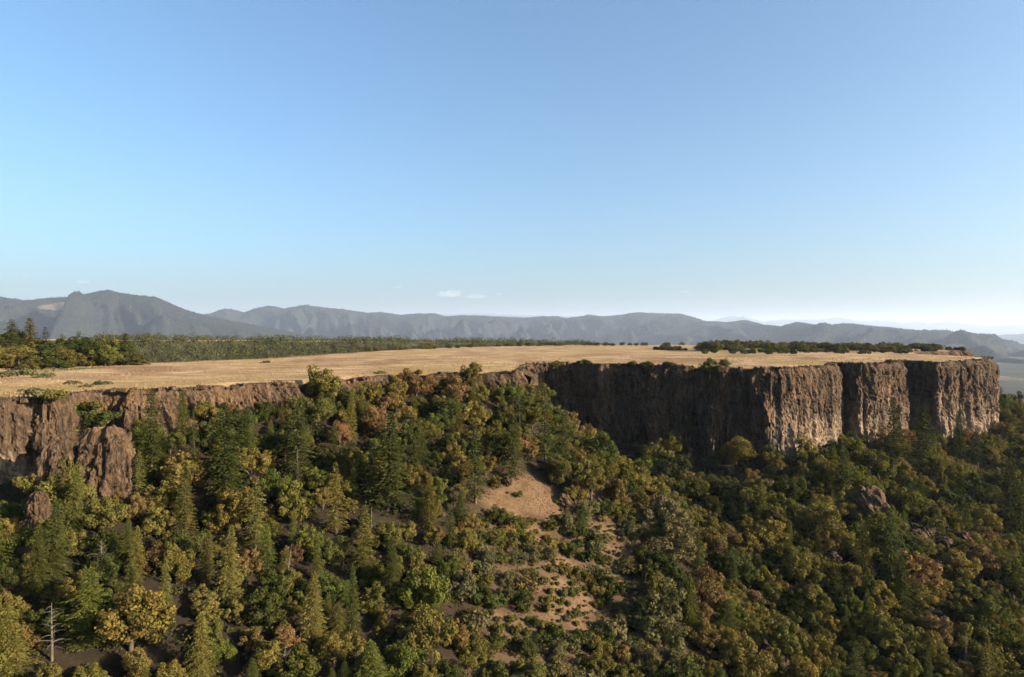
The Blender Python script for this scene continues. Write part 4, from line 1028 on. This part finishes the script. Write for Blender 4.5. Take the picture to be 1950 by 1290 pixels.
# ------------------------------------------------------------------ labels for the plants
def zone(px, py):
    if px < 260: return 'by the rock pillars' if py < 1000 else ('under the rock pillars' if py < 1130 else 'in the slope corner below the pillars')
    if px < 560: return 'under the columnar band' if py < 930 else ('midway down the pillar side slope' if py < 1110 else 'low on the pillar side slope')
    if px < 860: return 'below the lone rim bush' if py < 860 else ('beside the biggest fir' if py < 1020 else ('downhill of the biggest fir' if py < 1150 else 'low below the biggest fir'))
    if px < 1030: return 'at the spur head' if py < 900 else ('along the clearing side' if py < 1120 else 'below the clearing')
    if px < 1260: return 'at the alcove mouth' if py < 930 else ('across the clearing' if py < 1120 else 'low beneath the clearing')
    if px < 1480: return 'below the dark alcove' if py < 960 else ('on the slope under the alcove' if py < 1120 else 'low under the alcove')
    if px < 1690: return 'below the first buttress' if py < 960 else ('around the boulder outcrop' if py < 1110 else 'low under the boulder outcrop')
    if px < 1830: return 'below the second buttress' if py < 960 else ('beyond the boulder outcrop' if py < 1110 else 'low beyond the boulders')
    return 'under the mesa corner' if py < 900 else ('on the outer slope below the corner' if py < 1090 else 'in the far low slope corner')
ORD = ['first', 'second', 'third', 'fourth', 'fifth', 'sixth', 'seventh', 'eighth', 'ninth', 'tenth', 'eleventh', 'twelfth', 'thirteenth', 'fourteenth', 'fifteenth', 'sixteenth', 'seventeenth', 'eighteenth', 'nineteenth', 'twentieth', 'twenty-first', 'twenty-second', 'twenty-third', 'twenty-fourth', 'twenty-fifth', 'twenty-sixth', 'twenty-seventh', 'twenty-eighth', 'twenty-ninth', 'thirtieth', 'thirty-first', 'thirty-second', 'thirty-third', 'thirty-fourth', 'thirty-fifth']
CATW = {'slope oak': 'slope oak', 'fir': 'fir', 'pine': 'pine', 'oak': 'oak', 'madrone': 'madrone', 'shrub': 'shrub', 'scrub oak': 'scrub oak'}
GRP = {'slope oak': 'golden and olive oaks of the wooded slope', 'fir': 'firs of the mesa and slope', 'pine': 'pines of the meadow grove', 'oak': 'oaks of the mesa and slope', 'madrone': 'madrones on the wooded slope', 'shrub': 'shrubs of the mesa and slope', 'scrub oak': 'scrub oaks on the back of the meadow'}
def size_word(kind, h):
    a, b_ = {'fir': (8, 12), 'pine': (8, 12), 'oak': (6.0, 8.4), 'slope oak': (6.0, 8.4), 'madrone': (8.2, 10.4), 'shrub': (1.0, 2.2), 'scrub oak': (3.2, 5.0)}[kind]
    return 'small' if h < a else ('middling' if h < b_ else 'big')
buckets = {}
for r in PLANTS:
    o = r['o']; o['category'] = CATW[r['kind']] if r['kind'] == 'shrub' else CATW[r['kind']] + ' tree' if ' ' not in CATW[r['kind']] else 'oak tree'
    o['group'] = GRP[r['kind']]
    if 'label' in r: o['label'] = r['label']; continue
    px, py = pix(r['x'], r['y'], r['z'] + r['h'] * 0.6)
    if r['kind'] == 'scrub oak':
        zn = 'on the far meadow rim before the wood' if px < 1060 else ('on the far meadow skyline' if px < 1335 else ('in the back thicket over the alcove' if px < 1430 else ('in the back thicket over the first buttress' if px < 1560 else ('in the back thicket over the second buttress' if px < 1690 else ('at the thin end of the back thicket' if px < 1800 else 'by the far rock prow')))))
    else: zn = zone(px, py)
    buckets.setdefault((size_word(r['kind'], r['h']), r['col'], CATW[r['kind']], zn), []).append((px, r))
for (sz, cn, kd, zn), L in buckets.items():
    L.sort(key=lambda t: t[0])
    for i, (px, r) in enumerate(L):
        lab = f'{sz} {cn} {kd} {zn}'
        if len(L) > 1: lab += f', {ORD[min(i, 34)]} from left'
        r['o']['label'] = lab
print('PLANTS', len(PLANTS), cnt, nsm)

# ------------------------------------------------------------------ dry grass tussocks over the meadow and clearing
def build_tufts():
    rng = np.random.default_rng(3)
    P = []
    n = 90000
    y = 125 + 300 * rng.random(n) ** 1.3; x = (rng.uniform(-60, 2010, n) - CX) / FPX * y
    d = rimd(x, y); k = d < -1.0; x, y = x[k], y[k]
    dens = fbm(x / 16.0, y / 16.0, 3, 44); k = dens > rng.uniform(-0.25, 0.35, len(x)); x, y = x[k], y[k]
    z = plateau_z(x, y)
    m0 = len(x)
    xc, yc = [], []
    for X, Y, r in CLEAR:
        q = int(r * r * 7); xc.append(X + rng.normal(size=q) * r * .6); yc.append(Y + rng.normal(size=q) * r * .6)
    xc = np.concatenate(xc); yc = np.concatenate(yc); kk = clear_amount(xc, yc) > 0.2; xc, yc = xc[kk], yc[kk]; zc = ground(xc, yc)
    def mk(x, y, z, hmin, hmax):
        m = len(x); h = rng.uniform(hmin, hmax, m); w = h * rng.uniform(0.5, 1.1, m); a = rng.uniform(0, np.pi, m)
        V = []; F = []
        for q in range(2):
            dx = np.cos(a + q * np.pi / 2) * w / 2; dy = np.sin(a + q * np.pi / 2) * w / 2
            j = rng.normal(size=(m, 2)) * 0.12 * h[:, None]
            V.append(np.stack([np.stack([x - dx, y - dy, z - .05], 1), np.stack([x + dx, y + dy, z - .05], 1), np.stack([x + dx * .7 + j[:, 0], y + dy * .7 + j[:, 1], z + h], 1), np.stack([x - dx * .7 + j[:, 0], y - dy * .7 + j[:, 1], z + h * .8], 1)], 1))
        V = np.concatenate(V).reshape(-1, 3)
        return V, np.arange(len(V)).reshape(-1, 4)
    m, nt, out = new_mat('dry_grass_blades'); b = NB(nt)
    c = b.ramp(b.noise(b.pos(), 0.35, 4, 0.7), [(0.3, (0.1589, 0.1068, 0.05749)), (0.5, (0.2457, 0.1756, 0.09804)), (0.72, (0.3324, 0.2528, 0.1522))])
    dd = b.n('ShaderNodeBsdfDiffuse'); b.l(c, dd.inputs['Color']); tr = b.n('ShaderNodeBsdfTranslucent'); b.l(c, tr.inputs['Color'])
    mx = b.n('ShaderNodeMixShader'); mx.inputs['Fac'].default_value = 0.35; b.l(dd.outputs[0], mx.inputs[1]); b.l(tr.outputs[0], mx.inputs[2]); b.l(mx.outputs[0], out.inputs['Surface'])
    V, F = mk(x, y, z, 0.12, 0.36)
    o = link('dry_grass', mesh_np('dry_grass', V, F, m)); tag(o, 'golden dry grass tussocks covering the mesa meadow', 'grass', kind='stuff')
    m2, nt, out = new_mat('clearing_grass_blades'); b = NB(nt)
    c = b.ramp(b.noise(b.pos(), 0.35, 4, 0.7), [(0.3, (0.09828, 0.06093, 0.03538)), (0.7, (0.1638, 0.1081, 0.06421))])
    b.diffuse(out, c)
    V, F = mk(xc, yc, zc, 0.08, 0.22)
    o = link('clearing_grass', mesh_np('clearing_grass', V, F, m2)); tag(o, 'short reddish dry grass on the bare clearing of the spur', 'grass', kind='stuff')
build_tufts()

# ------------------------------------------------------------------ undergrowth and scree
def build_undergrowth():
    rng = np.random.default_rng(91)
    n = 26000
    x, y, z, d = scatter(n, (-190, 420, 80, 470), 92)
    k = (clear_amount(x, y) < 0.2) & ~((d < 16) & (y > 250) & (x < 112)); x, y, z = x[k], y[k], z[k]
    k = rng.permutation(len(x))[:9800]; x, y, z = x[k], y[k], z[k]
    r = 0.6 + 1.5 * rng.random(len(x)) ** 1.6
    q, F, t, w = leaf_cloud(np.stack([x, y, z + r * 0.5], 1), r, 31, 0.27, rng, 0.8)
    o = link('undergrowth', mesh_np('undergrowth', q, F, M_LEAF, False, {'tint': t, 'warm': w})); o.color = (0.038, 0.039, 0.013, 1)
    tag(o, 'low dark green brush filling the gaps between the trees', 'undergrowth', kind='stuff')
build_undergrowth()

def build_outer_wood():
    """the same wood going on over the slope on both sides of the view"""
    rng = np.random.default_rng(55); n = 9000
    x = rng.uniform(-260, 620, n); y = rng.uniform(60, 560, n); d = rimd(x, y); z = ground(x, y)
    px = CX + FPX * x / y; py = CY - FPX * z / y
    k = (d > 4) & (((px > 2025) & (px < 2700)) | ((px < -85) & (px > -600)) | ((py - 9 * FPX / y > 1345) & (py < 1900) & (px > -600) & (px < 2700))) & (z > -150)
    x, y, z = x[k], y[k], z[k]; q = rng.permutation(len(x))[:800]; x, y, z = x[q], y[q], z[q]
    C = []; R = []
    for i in range(len(x)):
        r0 = rng.uniform(2.0, 3.4)
        for j in range(5):
            C.append((x[i] + rng.normal() * r0 * .5, y[i] + rng.normal() * r0 * .5, z[i] + r0 * rng.uniform(0.4, 1.7))); R.append(r0 * rng.uniform(0.4, 0.7))
    q, F, t, w = leaf_cloud(np.array(C), np.array(R), 14, 0.5, rng, 0.85)
    o = link('outer_woodland', mesh_np('outer_woodland', q, F, M_LEAF, False, {'tint': t, 'warm': w})); o.color = (0.060, 0.058, 0.018, 1)
    tag(o, 'olive woodland going on over the slope beyond the picture edges', 'woodland', kind='stuff')
build_outer_wood()

def build_scree():
    rng = np.random.default_rng(17)
    s0, s1 = s_of(18), s_of(46); s = rng.uniform(s0, s1, 1500); x, y, zb, nx, ny = wall_points(s)
    d = 2.0 + 14.0 * rng.random(1500) ** 1.6
    x = x + nx * d; y = y + ny * d; k = rimd(x, y) > 1.5; x, y = x[k], y[k]; z = ground(x, y); m = len(x)
    r = 0.3 + 1.7 * rng.random(m) ** 3.5
    base = np.array([(1, 1, 1), (-1, 1, .8), (-1, -1, 1), (1, -1, .7), (1, 1, -1), (-1, 1, -1), (-1, -1, -1), (1, -1, -1)], float)
    V = base[None] * r[:, None, None] * rng.uniform(0.55, 1.1, (m, 8, 3)); a = rng.uniform(0, 6.28, m)
    X = V[..., 0] * np.cos(a)[:, None] - V[..., 1] * np.sin(a)[:, None]; Y = V[..., 0] * np.sin(a)[:, None] + V[..., 1] * np.cos(a)[:, None]
    P = np.stack([X + x[:, None], Y + y[:, None], V[..., 2] * 0.8 + z[:, None] + 0.2 * r[:, None]], -1).reshape(-1, 3)
    f = np.array([(0, 1, 2, 3), (7, 6, 5, 4), (0, 4, 5, 1), (1, 5, 6, 2), (2, 6, 7, 3), (3, 7, 4, 0)])
    F = (np.arange(m)[:, None, None] * 8 + f[None]).reshape(-1, 4)
    o = link('scree', mesh_np('scree', P, F, M_ROCK, False, {'hf': np.full(len(P), 0.35)})); tag(o, 'grey-brown scree of fallen stones along the foot of the cliffs', 'scree', kind='stuff')
build_scree()

def build_rim_stones():
    rng = np.random.default_rng(23)
    s0, s1 = s_of(2), s_of(47); n = 1500; s = rng.uniform(s0, s1, n); x, y, zb, nx, ny = wall_points(s)
    d = -rim_wobble(s) + 0.3 + 3.4 * rng.random(n) ** 1.5
    keep = (vn(s / 7.0, s * 0, 61) > rng.uniform(-0.5, 0.4, n)) & (rimd(x - nx * d, y - ny * d) < -0.4); x = (x - nx * d)[keep]; y = (y - ny * d)[keep]; nt_ = notch(s)[keep]; z = plateau_z(x, y) - 0.25 - 0.45 * nt_; m = len(x)
    r = 0.16 + 0.55 * rng.random(m) ** 2.2
    base = np.array([(1, 1, 1), (-1, 1, .8), (-1, -1, 1), (1, -1, .7), (1, 1, -1), (-1, 1, -1), (-1, -1, -1), (1, -1, -1)], float)
    V = base[None] * r[:, None, None] * rng.uniform(0.5, 1.15, (m, 8, 3)); a = rng.uniform(0, 6.28, m)
    X = V[..., 0] * np.cos(a)[:, None] - V[..., 1] * np.sin(a)[:, None]; Y = V[..., 0] * np.sin(a)[:, None] + V[..., 1] * np.cos(a)[:, None]
    P = np.stack([X + x[:, None], Y + y[:, None], V[..., 2] * 0.9 + z[:, None] + 0.25 * r[:, None]], -1).reshape(-1, 3)
    f = np.array([(0, 1, 2, 3), (7, 6, 5, 4), (0, 4, 5, 1), (1, 5, 6, 2), (2, 6, 7, 3), (3, 7, 4, 0)])
    F = (np.arange(m)[:, None, None] * 8 + f[None]).reshape(-1, 4)
    o = link('rim_stones', mesh_np('rim_stones', P, F, M_ROCK, False, {'hf': np.full(len(P), 0.15)})); tag(o, 'loose brown stones strewn along the brink of the mesa', 'stones', kind='stuff')
build_rim_stones()

# ------------------------------------------------------------------ clouds
def build_cloud(px, py, wpx, hpx, seed, lab, dens):
    R = 34000.0; x = (px - CX) / FPX * R; z = (CY - py) / FPX * R; wd = wpx / FPX * R / 2; hd = hpx / FPX * R / 2
    rng = np.random.default_rng(seed)
    nu, nv = 48, 28
    a = np.linspace(0, 2 * np.pi, nu, endpoint=False)[:, None]; t = np.linspace(0.03, np.pi - 0.03, nv)[None, :]
    dx, dy, dz = np.cos(a) * np.sin(t), np.sin(a) * np.sin(t), np.cos(t) + 0 * a
    r = 0.75 + 0.55 * fbm(dx * 2.2 + seed * 3, dz * 1.3 + dy * 1.5, 4, seed, 0.6)
    zz = np.where(dz < 0, dz * 0.45, dz)
    capt = np.arange(nu)[None, :] * nv; capb = (np.arange(nu)[::-1] * nv + nv - 1)[None, :]
    me = mesh_np('cloud', np.stack([dx * r * wd, dy * r * wd * 0.8, zz * r * hd * 1.2], -1).reshape(-1, 3), [grid_faces(nu, nv, True)[:, ::-1], capt, capb], None, True)
    m, nt, out = new_mat('cloud_vapour'); v = nt.nodes.new('ShaderNodeVolumePrincipled'); v.inputs['Color'].default_value = (0.97, 0.97, 0.98, 1); v.inputs['Density'].default_value = dens; v.inputs['Anisotropy'].default_value = 0.3
    nt.links.new(v.outputs[0], out.inputs['Volume']); me.materials.append(m)
    o = link('cloud', me); o.location = (x, R, z); tag(o, lab, 'cloud', 'small clouds low over the ridge')
for i, (px, py, w, h, dn, lab) in enumerate([(855, 562, 62, 20, .0012, 'largest small white cloud above the long ridge'), (905, 566, 56, 14, .0009, 'grey cloud trailing beside the largest one'), (951, 561, 16, 10, .0010, 'tiny round cloud next to the grey trailing cloud'),
        (962, 573, 14, 4, .001, 'thin sliver of cloud under the tiny round cloud'), (1108, 585, 14, 8, .001, 'lone small grey cloud just above the ridge crest'), (758, 548, 22, 7, .0008, 'faint flat cloud high over the ridge'), (728, 576, 14, 5, .0009, 'faint small cloud low over the ridge'),
        (712, 582, 12, 3, .0009, 'faint thin streak of cloud touching the ridge'), (1305, 556, 24, 8, .0006, 'faint cloud over the dark hill'), (158, 538, 34, 12, .0008, 'faint grey cloud above the high mountain'), (50, 527, 14, 5, .0007, 'very faint tiny cloud high at the picture edge'), (1068, 591, 7, 6, .001, 'tiny cloud speck on the ridge crest'), (598, 552, 14, 4, .0006, 'faint speck of cloud between the mountain and ridge')]):
    build_cloud(px, py, w, h, i + 2, lab, dn * 0.20)

# ------------------------------------------------------------------ haze in the air
def build_haze():
    x0, x1, y0, y1, z0, z1 = -52000, 52000, -14000, 52000, VALLEY - 8.0, 1330.0
    V = [(x, y, z) for z in (z0, z1) for x, y in ((x0, y0), (x1, y0), (x1, y1), (x0, y1))]
    F = [(3, 2, 1, 0), (4, 5, 6, 7), (0, 1, 5, 4), (1, 2, 6, 5), (2, 3, 7, 6), (3, 0, 4, 7)]
    me = mesh_np('haze', np.array(V, float), np.array(F))
    m, nt, out = new_mat('haze_air'); v = nt.nodes.new('ShaderNodeVolumePrincipled')
    v.inputs['Color'].default_value = (0.57, 0.71, 0.95, 1); v.inputs['Density'].default_value = 0.000023; v.inputs['Anisotropy'].default_value = 0.15
    nt.links.new(v.outputs[0], out.inputs['Volume']); me.materials.append(m)
    o = link('haze', me); tag(o, 'pale blue summer haze in the air', 'haze', kind='stuff')
build_haze()
